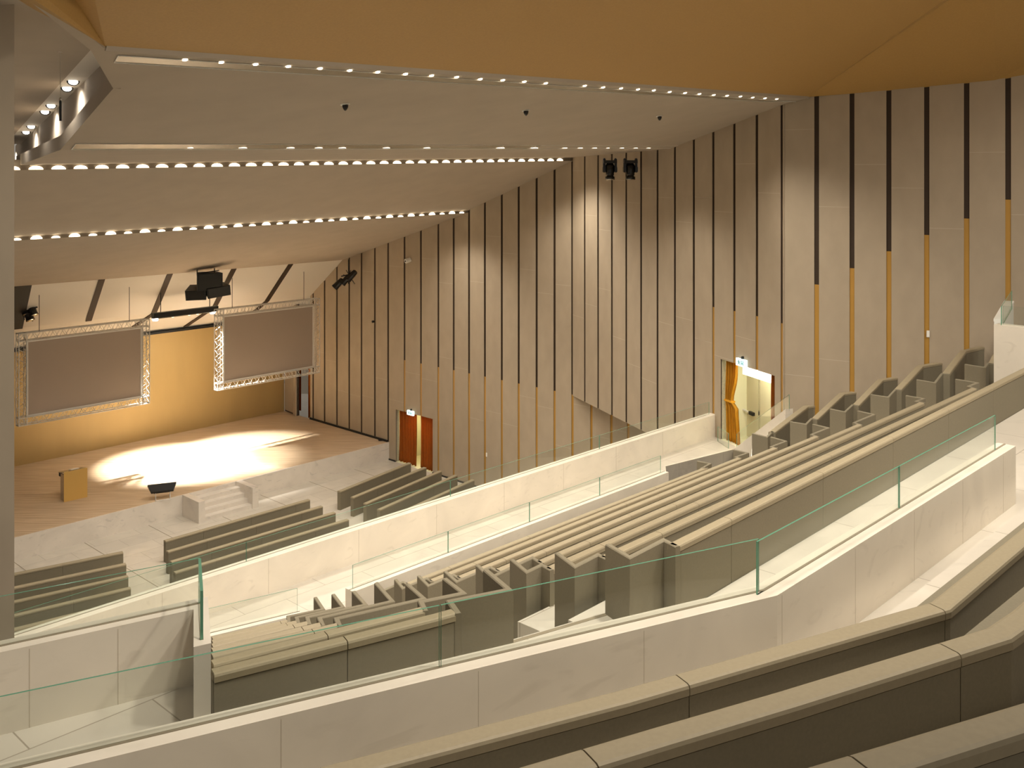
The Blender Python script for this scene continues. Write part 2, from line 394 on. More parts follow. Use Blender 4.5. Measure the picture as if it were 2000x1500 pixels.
for o in (0,):
    hexa(bm, [Ar+Vector((0, 0, -.02)), PT_corner+Vector((0, 0, -.02)), PT_corner+Vector((0, 0, .06))-AWAY*.05, Ar+Vector((0, 0, .06))-AWAY*.05],
         [Ar+Vector((0, 0, .01))+AWAY*.08, PT_corner+Vector((0, 0, .01))+AWAY*.08, PT_corner+Vector((0, 0, .1))+AWAY*.05, Ar+Vector((0, 0, .1))+AWAY*.05])
struct('trim_2', bm, 'soffit')
# stage ceiling: two folded cream planes with dark slots
PF = 6.2
def sp(s, p):                            # height of the stage ceiling at depth p
    z = 8.96-(p-3.5)*(8.96-6.96)/(PF-3.5) if p < PF else 6.96-(p-PF)*(6.96-5.68)/(8.9-PF)
    return ST.p(s, p, z)
bm = BM()
for p0, p1 in ((3.45, PF), (PF, 8.9)):
    slab([sp(-1.5, p0)+Vector((0, 0, .03)), sp(SL, p0)+Vector((0, 0, .03)), sp(SL, p1)+Vector((0, 0, .03)), sp(-3.2, p1)+Vector((0, 0, .03))])
struct('ceiling_stage', bm, 'cream')
def stage_s(u, p):                       # s of image column u on the line at depth p
    k = (u-1000)/FP; o = ST.o+ST.b*p; return (k*o.y-o.x)/(ST.d.x-k*ST.d.y)
bm = BM()
for (ua, pa, ub, pb) in ((199, 3.5, 173, PF), (332, 3.5, 300, PF), (457, 3.5, 419, PF), (568, 3.5, 521, PF), (419, PF, 363, 8.6), (300, PF, 240, 8.6), (521, PF, 480, 8.6)):
    a = stage_s(ua, pa); b = stage_s(ub, pb); w = .13
    p0 = sp(a-w, pa); p1 = sp(a+w, pa); p2 = sp(b+w, pb); p3 = sp(b-w, pb); dn = Vector((0, 0, -.012))
    hexa(bm, [p0+dn, p1+dn, p2+dn, p3+dn], [x+Vector((0, 0, .02)) for x in (p0, p1, p2, p3)])
struct('trim_3', bm, 'recess')
bm = BM(); a = stage_s(62, 3.5); b = stage_s(44, PF); dn = Vector((0, 0, -.02))
P = [sp(a, 3.5), sp(a+5, 3.5), sp(b+5, PF), sp(b, PF)]
hexa(bm, [p+dn for p in P], [p+Vector((0, 0, .02)) for p in P]); struct('trim_4', bm, 'black')
# ---- column / side wall in front on the left
bm = BM(); prism(bm, [(-5.52, 11.0), (-6.15, 12.1), (-9, 12.3), (-9, 11.0)], W1Z, 15.2)
struct('wall_left', bm, 'panel')
bm = BM(); obox(bm, (-6.6, 11.5, 15.3), (1, 0, 0), (0, 1, 0), (0, 0, 1), .9, .5, .12); struct('trim_5', bm, 'black')
# ---- walkway one (door level)
P1a = Vector(xy(1399, 809, 6.2)); P1b = Vector(xy(75, 1235, 6.2)); dA = (P1b-P1a).normalized(); nA = Vector((-.725, .689))
P1c = P1a+dA*26
ed = [xy(1300, 911, W1Z), xy(1432, 878, W1Z)]
RIM2 = 6.2
p2n = [xy(690, 1156, RIM2), xy(1306, 922, RIM2)]
p2b = [xy(410, 1243, RIM2), xy(590, 1199, RIM2)]
bm = BM()
wp = [tuple(P1a+nA*.2), tuple(P1c+nA*.2), (-16, 4.5), (-9.0, 7.6), p2b[0], p2b[1], p2n[0], p2n[1], ed[0], ed[1], tuple(W3.p(W3.s(1519), 0, 0)[:2]), tuple(W3.p(W3.s(1519), 1.5, 0)[:2]), tuple(W3.p(W3.s(1380), 1.5, 0)[:2])]
prism(bm, wp, W1Z-.5, W1Z)
struct('floor_walkway', bm, 'floor')
bm = BM()                                # parapet one, drops to the front floor
sweep(bm, [tuple(P1c), tuple(P1a)], rect(0, .25, 0.02, 6.2), 0)
sweep(bm, [tuple(P1c), tuple(P1a+dA*.3)], rect(.145, .165, 6.2, 6.204), 1)
for k in range(1, 13):
    q = P1a+dA*(k*2.05+.6); sweep(bm, [tuple(q+dA*.006), tuple(q)], rect(-.0015, .1, W1Z, 6.19), 2)
struct('wall_parapet_front', bm, ['marble_wall', 'groove', 'seam'])
# parapet two: low marble wall behind the first row of the upper benches
bm = BM()
sweep(bm, p2n, rect(0, .22, 5.0, RIM2), 0); sweep(bm, [p2n[0], p2n[1]], rect(.10, .12, RIM2, RIM2+.004), 1)
struct('wall_parapet_middle', bm, ['marble_wall', 'groove'])
bm = BM()
sweep(bm, [p2b[0], p2b[1]], rect(0, .22, 5.0, RIM2), 0); sweep(bm, p2b, rect(.10, .12, RIM2, RIM2+.004), 1)
struct('wall_parapet_aisle', bm, ['marble_wall', 'groove'])
# step of the walkway towards the rows at its right end
bm = BM(); sweep(bm, [ed[0], ed[1]], rect(0, .05, 4.5, W1Z+.005), 0); struct('wall_walkway_edge', bm, 'marble_wall')
# rising parapet beside the upper door
a = px(1432, 878, 5.62); b = Vector(tuple(W3.p(W3.s(1534), -.02, 7.2)))
b = pd(1534, 799, 24.9)
dd = (b-a).to_2d().normalized(); nn = Vector((-dd.y, dd.x, 0))*.22
bm = BM(); low = Vector((0, 0, -2.0))
hexa(bm, [Vector((a.x, a.y, 4.8)), Vector((b.x, b.y, 4.8)), Vector((b.x, b.y, 4.8))+nn, Vector((a.x, a.y, 4.8))+nn], [a, b, b+nn, a+nn])
struct('wall_parapet_stair', bm, 'marble_wall'); P5 = (a, b, nn)
# ---- gallery floor (walkway behind the upper benches and everything under the camera)
Z8, Z7 = 10.08, 9.61
L7n = [xy(418, 1318, Z8), xy(591, 1275, Z8), xy(747, 1236, Z8), xy(861, 1207, Z8), xy(893, 1198, Z8)]
R8n = [xy(1324, 1067, Z8), xy(1550, 953.5, Z8), xy(1850, 801.5, Z8), xy(2140, 655, Z8)]
bm = BM()
cL7 = xy(994, 1150, Z8); cR8 = xy(1230, 1087, Z8); jR8 = xy(1296, 1053, Z8)
P4Z = 10.05
p4 = [xy(-330, 1348, P4Z), xy(378, 1190, P4Z), xy(378, 1264, P4Z), xy(412, 1256, P4Z), xy(406, 1165, P4Z), xy(-330, 1322, P4Z)]
gp = [p4[5], p4[4], p4[3], L7n[0], L7n[2], L7n[4], cL7, cR8, jR8, R8n[0], R8n[3], (26, 26), (34, -9), (-14, -9), (-14, 3.2)]
prism(bm, gp, W3Z-.45, W3Z)
struct('floor_gallery', bm, 'floor')
bm = BM(); prism(bm, p4, W3Z-.5, P4Z, 0)
a = Vector(xy(-330, 1333, P4Z)); b = Vector(xy(391, 1178, P4Z)); c = Vector(xy(394, 1250, P4Z))
sweep(bm, [tuple(a), tuple(b), tuple(c)], rect(-.012, .012, P4Z, P4Z+.004), 1)
pa, pb = Vector(xy(-330, 1348, P4Z)), Vector(xy(378, 1190, P4Z))
for u in (-115, 57, 230):
    q = on_line(u, pa, pb); e2 = q+(pb-pa).normalized()*.004; sweep(bm, [tuple(q), tuple(e2)], rect(-.0012, .0, W3Z, P4Z-.02), 2)
struct('wall_parapet_landing', bm, ['marble_wall', 'groove', 'seam']); P4g = (a, b, c)
# parapet three, nearest
P3Z = 10.15
p3 = [xy(-500, 1655, P3Z), xy(80, 1512, P3Z), xy(1518, 1163, P3Z), xy(1984, 871, P3Z)]
bm = BM()
sweep(bm, p3, rect(0, .2, W3Z-.1, P3Z), 0); sweep(bm, p3, rect(.105, .128, P3Z, P3Z+.004), 1)
for k, seg in enumerate(split_path(p3, 1.25)[1:]):
    q = seg[0]; e2 = seg[0]+(seg[1]-seg[0]).normalized()*.003; sweep(bm, [tuple(q), tuple(e2)], rect(-.001, 0, W3Z, P3Z-.02), 2)
struct('wall_parapet_gallery', bm, ['marble_wall', 'groove', 'seam'])
# ================================================================== GLASS
def pane(fr_pts, zb, zt, off, label, group, th=.014, zb2=None, zt2=None):
    a, b = [Vector((p[0], p[1])) for p in fr_pts]; d = (b-a).normalized(); n = Vector((-d.y, d.x))
    zb2 = zb if zb2 is None else zb2; zt2 = zt if zt2 is None else zt2
    o0, o1 = off-th/2, off+th/2; bm = BM()
    V = lambda p, o, z: bm.verts.new((p.x+n.x*o, p.y+n.y*o, z))
    v = [V(a, o0, zb), V(b, o0, zb2), V(b, o1, zb2), V(a, o1, zb), V(a, o0, zt), V(b, o0, zt2), V(b, o1, zt2), V(a, o1, zt)]
    for idx, mi in (((0, 1, 5, 4), 0), ((2, 3, 7, 6), 0), ((4, 5, 6, 7), 1), ((1, 2, 6, 5), 1), ((3, 0, 4, 7), 1), ((0, 3, 2, 1), 1)):
        f = bm.faces.new([v[i] for i in idx]); f.material_index = mi
    o = link('glass_panel', bm, ['glass', 'edge']); tag(o, label, 'glass panel', group); return o
def panes(us, a, b, zb, zt, off, labels, group, gap=.012):
    for i in range(len(us)-1):
        p = on_line(us[i], a, b); q = on_line(us[i+1], a, b); d = (q-p).normalized()
        pane([p+d*gap/2, q-d*gap/2], zb, zt, off, labels[i] if isinstance(labels, list) else labels % ORD[i], group)
G = 'glass balustrade panels on the marble parapets'
panes([-120, 490, 889, 1180, 1394], P1c, P1a, 6.2, 6.55, .155,
      ['long clear glass panel at the left end of the parapet above the front benches', 'clear glass panel on the front parapet before the middle front benches',
       'clear glass panel on the front parapet before the panelled side wall', 'clear glass panel at the right end of the front parapet beside the curtained upper door'], G)
panes([696, 883, 1042, 1179, 1298], p2n[0], p2n[1], RIM2, 6.60, .11, 'clear glass panel on the low middle parapet, %s from the aisle opening', G)
panes([408, 586], p2b[0], p2b[1], RIM2, 6.58, .11, ['clear glass panel with a dark end edge left of the aisle opening'], G)
panes([-480, 873, 1503], p3[1], p3[2], P3Z, 10.545, .115, ['nearest long clear glass panel running out at the lower left', 'clear glass panel on the nearest parapet in front of the tall bench ends'], G)
panes([1505, 1780, 1965], p3[2], p3[3], P3Z, 10.545, .115, ['clear glass panel on the nearest parapet right after its bend', 'clear glass panel at the right end of the nearest parapet'], G)
pane([P4g[0], P4g[1]], P4Z, 10.39, 0, 'clear glass panel on the marble landing wall at lower left', G)
pane([P4g[1]+Vector((.0, -.012)), P4g[2]], P4Z, 10.39, 0, 'short glass panel seen edge on at the corner of the landing wall', G, th=.02)
a, b, nn = P5
pane([(a.x+nn.x*.5, a.y+nn.y*.5), (b.x+nn.x*.5, b.y+nn.y*.5)], a.z-.05, a.z+.42, 0, 'slanting clear glass panel rising beside the curtained upper door', G, zb2=b.z-.05, zt2=b.z+.36)
a = Vector(xy(1406, 880, W1Z)); b = Vector(xy(1441, 888, W1Z))
a = Vector(xy(1402, 862, W1Z)); b = Vector(xy(1423, 876, W1Z))
pane([a, b], W1Z, W1Z+.42, 0, 'small clear glass panel across the walkway before the upper door', G)
# ================================================================== BENCHES
CW = .13
CAPP = lambda z, w=CW: [(0, z-.055), (0, z-.018), (.007, z-.005), (.022, z), (w-.022, z), (w-.007, z-.005), (w, z-.018), (w, z-.055)]
def bench(label, group, z, cap, ends, floor, outer, seat_in=.5, w=.105, first=.9, pan_low=None):
    """cap: plan path of the near top edge, left to right; ends: list of thin panel paths"""
    c = Vector((cap[0][0], cap[0][1], outer)); r = thing('bench', label, 'bench', c, group)
    bm = BM(); sweep_cut(bm, cap, CAPP(z, w), 1.9, .007, first=first); sweep(bm, cap, rect(.03, w-.03, z-.06, z-.02)); link('top_rail', bm, 'cap', r)
    bm = BM(); sweep_cut(bm, cap, rect(.006, w-.006, outer, z-.062), 1.9, .006, first=first); sweep(bm, cap, rect(.03, w-.03, outer, z-.05)); link('backrest', bm, 'bench', r)
    if seat_in:
        bm = BM()
        if outer == 0:
            a = Vector(cap[0]); b = Vector(cap[-1]); d = (b-a).normalized(); sc = [tuple(a+d*.5), tuple(b-d*.5)]
            sweep(bm, sc, rect(w, w+.34, .36, .42)); sweep(bm, sc, rect(w, w+.3, 0, .355)); link('seat', bm, 'bench', r); seat_in = 0; bm = BM()
        a = Vector(cap[0]); sc = [tuple(a+(Vector(cap[1])-a).normalized()*.6)]+list(cap[1:])
        sweep(bm, sc, rect(w, w+.42, floor+.34, floor+.42)); sweep(bm, sc, rect(w, w+.36, floor, floor+.335))
        if seat_in: link('seat', bm, 'bench', r)
        else: bm.free()
    for e, lo in ends:
        bm = BM(); sweep(bm, e, [(-.026, lo), (-.026, z-.008), (-.018, z), (.018, z), (.026, z-.008), (.026, lo)]); link('end_panel', bm, 'bench', r)
    return r
# --- front benches (solid slabs on the front floor)
ZB = .74
def fbench(i, block, l, r_, tot):
    a = xy(l[0], l[1], ZB); b = xy(r_[0], r_[1], ZB)
    bench('grey bench in the %s front block, %s row from the stage' % (block, ORD[i]), 'benches in the %s front block' % block, ZB, [a, b], [], 0, 0, w=.17, first=1.4)
for i, (r_) in enumerate(((241, 1079), (247, 1102), (251, 1126), (256, 1149), (262, 1172))):
    u0 = -110; v0 = r_[1]+(r_[0]-u0)*(.2016+.012*i); fbench(i, 'left', (u0, v0), r_, 5)
for i, (l, r_) in enumerate((((324, 1057), (606, 976)), ((329, 1078), (631, 989)), ((336, 1098), (656, 1001)), ((343, 1119), (682, 1015)), ((350, 1141), (709, 1027)))):
    fbench(i, 'middle', l, r_, 5)
for i, (l, r_) in enumerate((((665, 960), (803, 904)), ((691, 972), (833, 913)), ((716, 984), (863, 920)), ((743, 996), (894, 928)), ((772, 1008), (927, 937)), ((800, 1020), (958, 945)))):
    fbench(i, 'right', l, r_, 6)
# --- upper benches, right wing: rows 1..8
RZ = [6.79+.47*k for k in range(8)]
Rl = [  # jog near, jog far, corner, plate end  (left side)
 ((799, 1142), (787, 1136), (748, 1153), (736, 1137)), ((845, 1136), (833, 1129), (787, 1148), (773, 1131)),
 ((900, 1130), (886, 1122), (837, 1143), (818, 1124)), ((976, 1116), (957, 1107), (892, 1135), (870, 1115)),
 ((1059, 1100), (1040, 1088), (958, 1127), (933, 1103)), ((1078, 1113), (1058, 1102), (1029, 1116), (1000, 1092)),
 ((1187, 1091), (1168, 1082), (1123, 1105), (1088, 1079)), ((1324, 1067), (1296, 1053), (1230, 1087), (1187, 1062))]
Rr = [  # jog near, jog far, corner, plate end (right side)
 ((1383, 914), (1370, 914), (1387, 905), (1362, 900)), ((1448, 895), (1437, 892), (1460, 884), (1433, 878)),
 ((1519, 875), (1506, 872), (1535, 861), (1506, 853)), ((1599, 853), (1585, 848), (1618, 835), (1588, 828)),
 ((1684, 830), (1668, 825), (1707, 809), (1676, 802)), ((1806, 787), (1789, 783), (1804, 778), (1770, 772)),
 ((1908, 759), (1891, 754), (1909, 747), (1867, 740))]
for i in range(8):
    z = RZ[i]; fl = z-.85; outer = W3Z if i == 7 else z+.47-.85
    jl = [xy(u, v, z) for u, v in Rl[i]]
    if i < 7:
        jr = [xy(u, v, z) for u, v in Rr[i]]; cap = [jl[0], jr[0]]
        ends = [(jl, fl-.35), (jr, fl-.1)]
    else:
        cap = R8n; ends = [(jl, fl-.35)]
    lab = 'grey upper bench right of the aisle, %s row up from the marble parapet' % ORD[i] if i < 7 else 'longest tall grey bench along the gallery walkway, topmost row right of the aisle'
    bench(lab, 'upper benches right of the aisle', z, cap, ends, fl, outer)
# --- left wing rows 1..7
Ll = [  # corner, plate end, thin left end (jog far), jog near, left end of cap
 ((631, 1189), (616, 1166), (563, 1203), (564, 1215), (416, 1249)), ((670, 1185), (651, 1160), (579, 1205), (583, 1217), (416, 1256)),
 ((714, 1180), (691, 1154), (600, 1205), (604, 1219), (416, 1264)), ((766, 1173), (735, 1138), (624, 1206), (631, 1222), (416, 1273)),
 ((828, 1168), (796, 1140), (657, 1207), (664, 1224), (416, 1284)), ((905, 1157), (869, 1129), (822, 1174), (831, 1193), (417, 1299)),
 ((994, 1150), (949, 1112), (878, 1173), (895, 1198), None)]
for i in range(7):
    z = RZ[i+1]; fl = z-.85; outer = W3Z if i == 6 else z+.47-.85
    c, p, jf, jn, le = Ll[i]
    cap = L7n if i == 6 else [xy(*le, z), xy(*jn, z)]
    bench('grey upper bench left of the aisle, %s row up from the marble parapet' % ORD[i] if i < 6 else 'wide grey bench left of the aisle, topmost row against the landing wall',
          'upper benches left of the aisle', z, cap, [([xy(*jn, z), xy(*jf, z), xy(*c, z), xy(*p, z)], fl-.35)], fl, outer)
# --- fan rows next to the rear side wall
SZ = [7.26, 7.73, 8.20, 8.67, 9.14, 9.61]
Sr = [ # plate end, corner, jog far, cap start, apex, second stretch
 ((1470, 846), (1498, 853), (1508, 843), (1513, 845), (1579, 794), (1640, 786)), ((1544, 823), (1574, 828), (1585, 817), (1597, 819), (1650, 769), (1718, 760)),
 ((1622, 798), (1650, 804), (1665, 790), (1678, 792), (1726, 742), (1800, 731)), ((1701, 770), (1735, 775), (1749, 760), (1761, 761), (1804, 715), (1880, 702)),
 ((1791, 741), (1826, 747), (1840, 729), (1855, 730), (1888, 686), (1950, 671)), ((1885, 711), (1923, 717), (1929, 709), (1946, 711), (1964, 675), None)]
for i in range(6):
    z = SZ[i]; r_ = Sr[i]; q = [xy(*p, z) for p in r_ if p]
    cap = q[3:]
    bench('grey fan bench beside the rear side wall, %s row up' % ORD[i], 'fan benches beside the rear side wall', z, cap, [(q[:4], z-1.0)], z-.85, z-.85-.25, seat_in=0, w=.15)
# --- nearest rows in front of the camera
FN = [(10.65, [(380, 1597), (754, 1498), (1228, 1373), (1858, 1190), (2000, 1069), (2160, 933)], 'nearest marble parapet side bench, dark grey with a bent end at right'),
      (11.12, [(900, 1580), (1304, 1456), (1560, 1379), (1978, 1247), (2030, 1210), (2160, 1092)], 'dark grey bench in the lower right, middle one of the three nearest'),
      (11.59, [(1400, 1621), (1784, 1501), (2000, 1432), (2220, 1362)], 'dark grey bench cut by the lower right corner, nearest of all')]
FN[0] = (FN[0][0], FN[0][1], 'dark grey bench directly behind the nearest parapet, bending up at its right end')
def longer(P, k):                        # the rows run on past the frame
    a, b = Vector(P[-2]), Vector(P[-1]); return P+[tuple(b+(b-a).normalized()*k)]
for z, pp, lab in FN:
    bench(lab, 'nearest benches at lower right', z, longer([xy(u, v, z) for u, v in pp], 5), [], z-.85, z-.38, w=.135, first=.55)
# --- terraces (solid steps carrying the rows)
def terr(pts_px, z, fwd, down, back=.0, ext0=0, ext1=0):
    P = [Vector(xy(u, v, z)) for u, v in pts_px]
    d0 = (P[1]-P[0]).normalized(); d1_ = (P[-1]-P[-2]).normalized(); P[0] -= d0*ext0; P[-1] += d1_*ext1
    sweep(bmT, [tuple(p) for p in P], rect(back, fwd, z-.85-down, z-.85))
bmT = BM()
for i in range(8):
    a = Rl[i][0]; b = Rr[i][0] if i < 7 else (2140, 655)
    dl = (Vector(xy(*Rl[i][2], RZ[i]))-Vector(xy(*Rl[i][1], RZ[i]))).length*.5
    dr = (Vector(xy(*Rr[i][2], RZ[i]))-Vector(xy(*Rr[i][1], RZ[i]))).length if i < 7 else 0
    terr([a, b], RZ[i], 1.0 if i else 1.1, .47 if i else 1.2, .06, dl, dr)
for i in range(7):
    terr([Ll[i][4] or (418, 1318), Ll[i][3] if i < 6 else (893, 1198)], RZ[i+1], 1.0, .47 if i else 1.2, .06, 0, min(1.2, (Vector(xy(*Ll[i][0], RZ[i+1]))-Vector(xy(*Ll[i][2], RZ[i+1]))).length))
for z, pp, lab in FN:
    P = longer([xy(u, v, z) for u, v in pp], 5); sweep(bmT, P, rect(.06, 1.05, z-.85-.31 if z < 10.8 else z-.85-.47, z-.85))
for i in range(6):
    q = [xy(*p, SZ[i]) for p in Sr[i] if p]
    prism(bmT, [q[0], q[1], q[3], q[4]]+([q[5]] if len(q) > 5 else []), SZ[i]-1.4, SZ[i]-.85)
struct('floor_terraces', bmT, 'floor')
# --- aisle stairs
bm = BM()
def mid(a, b, t): return (a[0]+(b[0]-a[0])*t, a[1]+(b[1]-a[1])*t)
LC_ = [xy(*Ll[i][0], RZ[i+1]) for i in range(7)]; RC_ = [xy(*Rl[i+1][2], RZ[i+1]) for i in range(7)]
RC_ = [(p[0], p[1]) for p in RC_]
low_l = mid(LC_[1], LC_[0], 2.1); low_r = mid(RC_[1], RC_[0], 2.1)
LL = [low_l]+LC_; RR = [low_r]+RC_; zz = [W1Z-.47]+[RZ[i+1]-.85-.12 for i in range(7)]
zz = [5.3]+[RZ[i+1]-.85 for i in range(7)]; zz[-1] = W3Z
def ext(a, b, k): d = Vector(b)-Vector(a); d = d.normalized()*k; return (a[0]-d.x, a[1]-d.y), (b[0]+d.x, b[1]+d.y)
for i in range(7):
    for k in range(3):
        t0, t1 = k/3, (k+1)/3
        a, b = mid(LL[i], LL[i+1], t0), mid(RR[i], RR[i+1], t0); c, d_ = mid(RR[i], RR[i+1], t1), mid(LL[i], LL[i+1], t1)
        a, b = ext(a, b, .25); d_, c = ext(d_, c, .25)
        zt = zz[i]+(zz[i+1]-zz[i])*(k+1)/3-.01
        prism(bm, [a, b, c, d_], zt-.5, zt)
        a2, b2 = mid(a, d_, .05), mid(b, c, .05); a3, b3 = mid(a, d_, .16), mid(b, c, .16)
        prism(bm, [a2, b2, b3, a3], zt, zt+.003, 1)
struct('floor_aisle_stairs', bm, ['floor', 'groove'])
bm = BM()
EC = [xy(*Rr[i][2], RZ[i]) for i in range(1, 7)]; SC = [xy(*Sr[i][1], SZ[i]) for i in range(6)]
for i in range(5):
    for k in range(3):
        t0, t1 = k/3, (k+1)/3
        a, b = mid(EC[i], EC[i+1], t0), mid(SC[i], SC[i+1], t0); c, d_ = mid(SC[i], SC[i+1], t1), mid(EC[i], EC[i+1], t1)
        a, b = ext(a, b, .5); d_, c = ext(d_, c, .5)
        zt = SZ[i]-.85+.47*(k+1)/3; prism(bm, [a, b, c, d_], zt-.5, zt)
prism(bm, [xy(1470, 850, 6.3), EC[0], SC[0], xy(1540, 812, 6.9)], 5.4, 6.25)
struct('floor_side_stairs', bm, 'floor')
# --- upper right landing block
bl = Fr(xy(1941, 752, W3Z), (.725, -.689), (.689, .725))
zt = bl.z(1941, 634)
bm = BM(); fbox(bm, bl, 0, 7, 0, .25, W3Z-.6, zt)
struct('wall_landing_right', bm, 'marble_wall')
pane([bl.p(.12, 0, 0)[:2], bl.p(3.2, 0, 0)[:2]], zt-.03, bl.z(1948, 598), .12, 'clear glass panel on the grey landing wall at far right', G)
bm = BM(); q0 = pd(1951, 628, 19.8); q1 = pd(1971, 592, 21.6)
dd = (q1-q0).normalized(); sx = Vector((1, -.2, 0)).normalized()*.1
hexa(bm, [q0-sx, q0+sx, q1+sx, q1-sx], [p+Vector((0, 0, .05)) for p in (q0-sx, q0+sx, q1+sx, q1-sx)])
hexa(bm, [Vector((p.x, p.y, q0.z-1.4)) for p in (q0-sx*.9, q0+sx*.9, q1+sx*.9, q1-sx*.9)], [q0-sx*.9, q0+sx*.9, q1+sx*.9, q1-sx*.9])
struct('trim_6', bm, 'white')
pane([bl.p(.12, .02, 0)[:2], (bl.p(.12, 0, 0).x+1.35, bl.p(.12, 0, 0).y+2.3)], zt-.03, bl.z(1948, 598), 0, 'clear glass panel running back towards the wall from the landing corner', G)
t = thing('bench', 'end of a grey bench standing on the landing at the far right edge', 'bench', bl.p(.9, -.6, W3Z))
bm = BM(); fbox(bm, bl, 1.0, 2.4, -1.2, -1.14, W3Z, bl.z(1986, 706)); link('end_panel', bm, 'bench', t)
bm = BM(); fbox(bm, bl, 1.15, 2.4, -.5, -.4, W3Z, bl.z(1990, 678)); link('backrest', bm, 'bench', t)
# ================================================================== STAGE OBJECTS
# stairs
t = thing('stage_stairs', 'white marble stairs with side walls leading up to the stage', 'stairs', ST.p(8.6, -.6, 0))
sL = ST.s(357)+.02; sR = ST.s(471); wch = .22; dep = 1.25
sL = stage_s(362, 0); sR = stage_s(466, 0)
bm = BM(); fbox(bm, ST, sL-.13, sL+.13, -dep, -.005, 0, STZ+.01); link('side_wall', bm, 'marble', t)
bm = BM(); fbox(bm, ST, sR-.13, sR+.13, -dep, -.005, 0, STZ+.01); link('side_wall', bm, 'marble', t)
for k in range(4):
    bm = BM(); fbox(bm, ST, sR+.13, sL-.13, -dep+.05+k*.28, -.005, k*.16 if k else 0, .16*(k+1)); link('step', bm, 'marble', t)
# lectern
c = px(142, 974, STZ); c.z = STZ
t = thing('lectern', 'golden fronted lectern at the left of the stage', 'lectern', c)
LF = Fr(tuple(px(125, 981, STZ)[:2]), (.72, .69), (-.69, .72))
wl = (px(163, 968, STZ)-px(125, 981, STZ)).to_2d().length
bm = BM(); fbox(bm, LF, 0, wl, 0, .03, STZ, STZ+1.12); link('front_panel', bm, 'lectern_gold', t)
bm = BM(); fbox(bm, LF, 0.02, .06, .03, .42, STZ, STZ+1.0); link('side_panel', bm, 'chrome', t)
bm = BM(); fbox(bm, LF, wl-.06, wl-.02, .03, .42, STZ, STZ+1.0); link('side_panel', bm, 'chrome', t)
bm = BM(); hexa(bm, [LF.p(0, .03, STZ+1.09), LF.p(wl, .03, STZ+1.09), LF.p(wl, .62, STZ+.98), LF.p(0, .62, STZ+.98)], [LF.p(0, .03, STZ+1.12), LF.p(wl, .03, STZ+1.12), LF.p(wl, .62, STZ+1.01), LF.p(0, .62, STZ+1.01)]); link('desk_top', bm, 'chrome', t)
bm = BM(); fbox(bm, LF, 0.02, .08, .45, .6, STZ+.86, STZ+.975); link('shelf', bm, 'black', t)
tag(link('paper_sheet', (lambda b: (hexa(b, [LF.p(.3, .1, STZ+1.13), LF.p(.6, .1, STZ+1.13), LF.p(.6, .4, STZ+1.075), LF.p(.3, .4, STZ+1.075)], [LF.p(.3, .1, STZ+1.15), LF.p(.6, .1, STZ+1.15), LF.p(.6, .4, STZ+1.095), LF.p(.3, .4, STZ+1.095)]), b)[1])(BM()), 'white'), 'white sheet of paper lying on top of the lectern', 'paper')
# floor fixture (monitor / projector on a stand) near the stage edge
c = px(318, 975, STZ)
t = thing('floor_monitor', 'black flat monitor on a low wire stand at the stage edge', 'monitor', (c.x, c.y, STZ))
al = ALONG; cc = Vector((c.x, c.y, STZ+.42))+AWAY*.05; upv = Vector((0, 0, .95))+(-AWAY*.55)
rt = (ALONG*1).normalized(); nv = rt.cross(upv.normalized())
rx = Vector((.85, .35, 0)).normalized(); bk = Vector((-.35, .85, 0)).normalized()
tilt = (bk*.75+Vector((0, 0, .55))).normalized(); nrm = rx.cross(tilt)
bm = BM()
wt, wb_, hh = .52, .40, .17
P = [cc-rx*wb_-tilt*hh, cc+rx*wb_-tilt*hh, cc+rx*wt+tilt*hh, cc-rx*wt+tilt*hh]
hexa(bm, [p+nrm*.05 for p in P], [p-nrm*.06 for p in P]); link('screen_body', bm, 'black', t)
bm = BM(); obox(bm, cc-nrm*.1-tilt*.03, rx, tilt, nrm, .3, .09, .05); link('rear_housing', bm, 'gloss_black', t)
bm = BM()
for sg in (-1, 1):
    a0 = Vector((c.x, c.y, STZ+.02))+rx*.26*sg
    tube(bm, a0-bk*.16, a0+bk*.2, .012); tube(bm, a0-bk*.16, a0+Vector((0, 0, .3))+bk*.02, .012); tube(bm, a0+bk*.2, a0+Vector((0, 0, .3))+bk*.02, .012)
tube(bm, Vector((c.x, c.y, STZ+.02))-rx*.26-bk*.16, Vector((c.x, c.y, STZ+.02))+rx*.26-bk*.16, .012)
tube(bm, Vector((c.x, c.y, STZ+.3))-rx*.3, Vector((c.x, c.y, STZ+.3))+rx*.3, .014)
link('stand', bm, 'steel', t)
c2 = px(747, 861, STZ); t = tag(link('cable_coil', (lambda b: ([tube(b, (c2.x+.18*math.cos(a), c2.y+.12*math.sin(a), STZ+.03+.01*(k % 3)), (c2.x+.18*math.cos(a+.6), c2.y+.12*math.sin(a+.6), STZ+.03+.01*((k+1) % 3)), .02) for k, a in enumerate([x*.6 for x in range(11)])], b)[1])(BM()), 'black'), 'small coil of black cable on the stage beside the wall', 'cable')
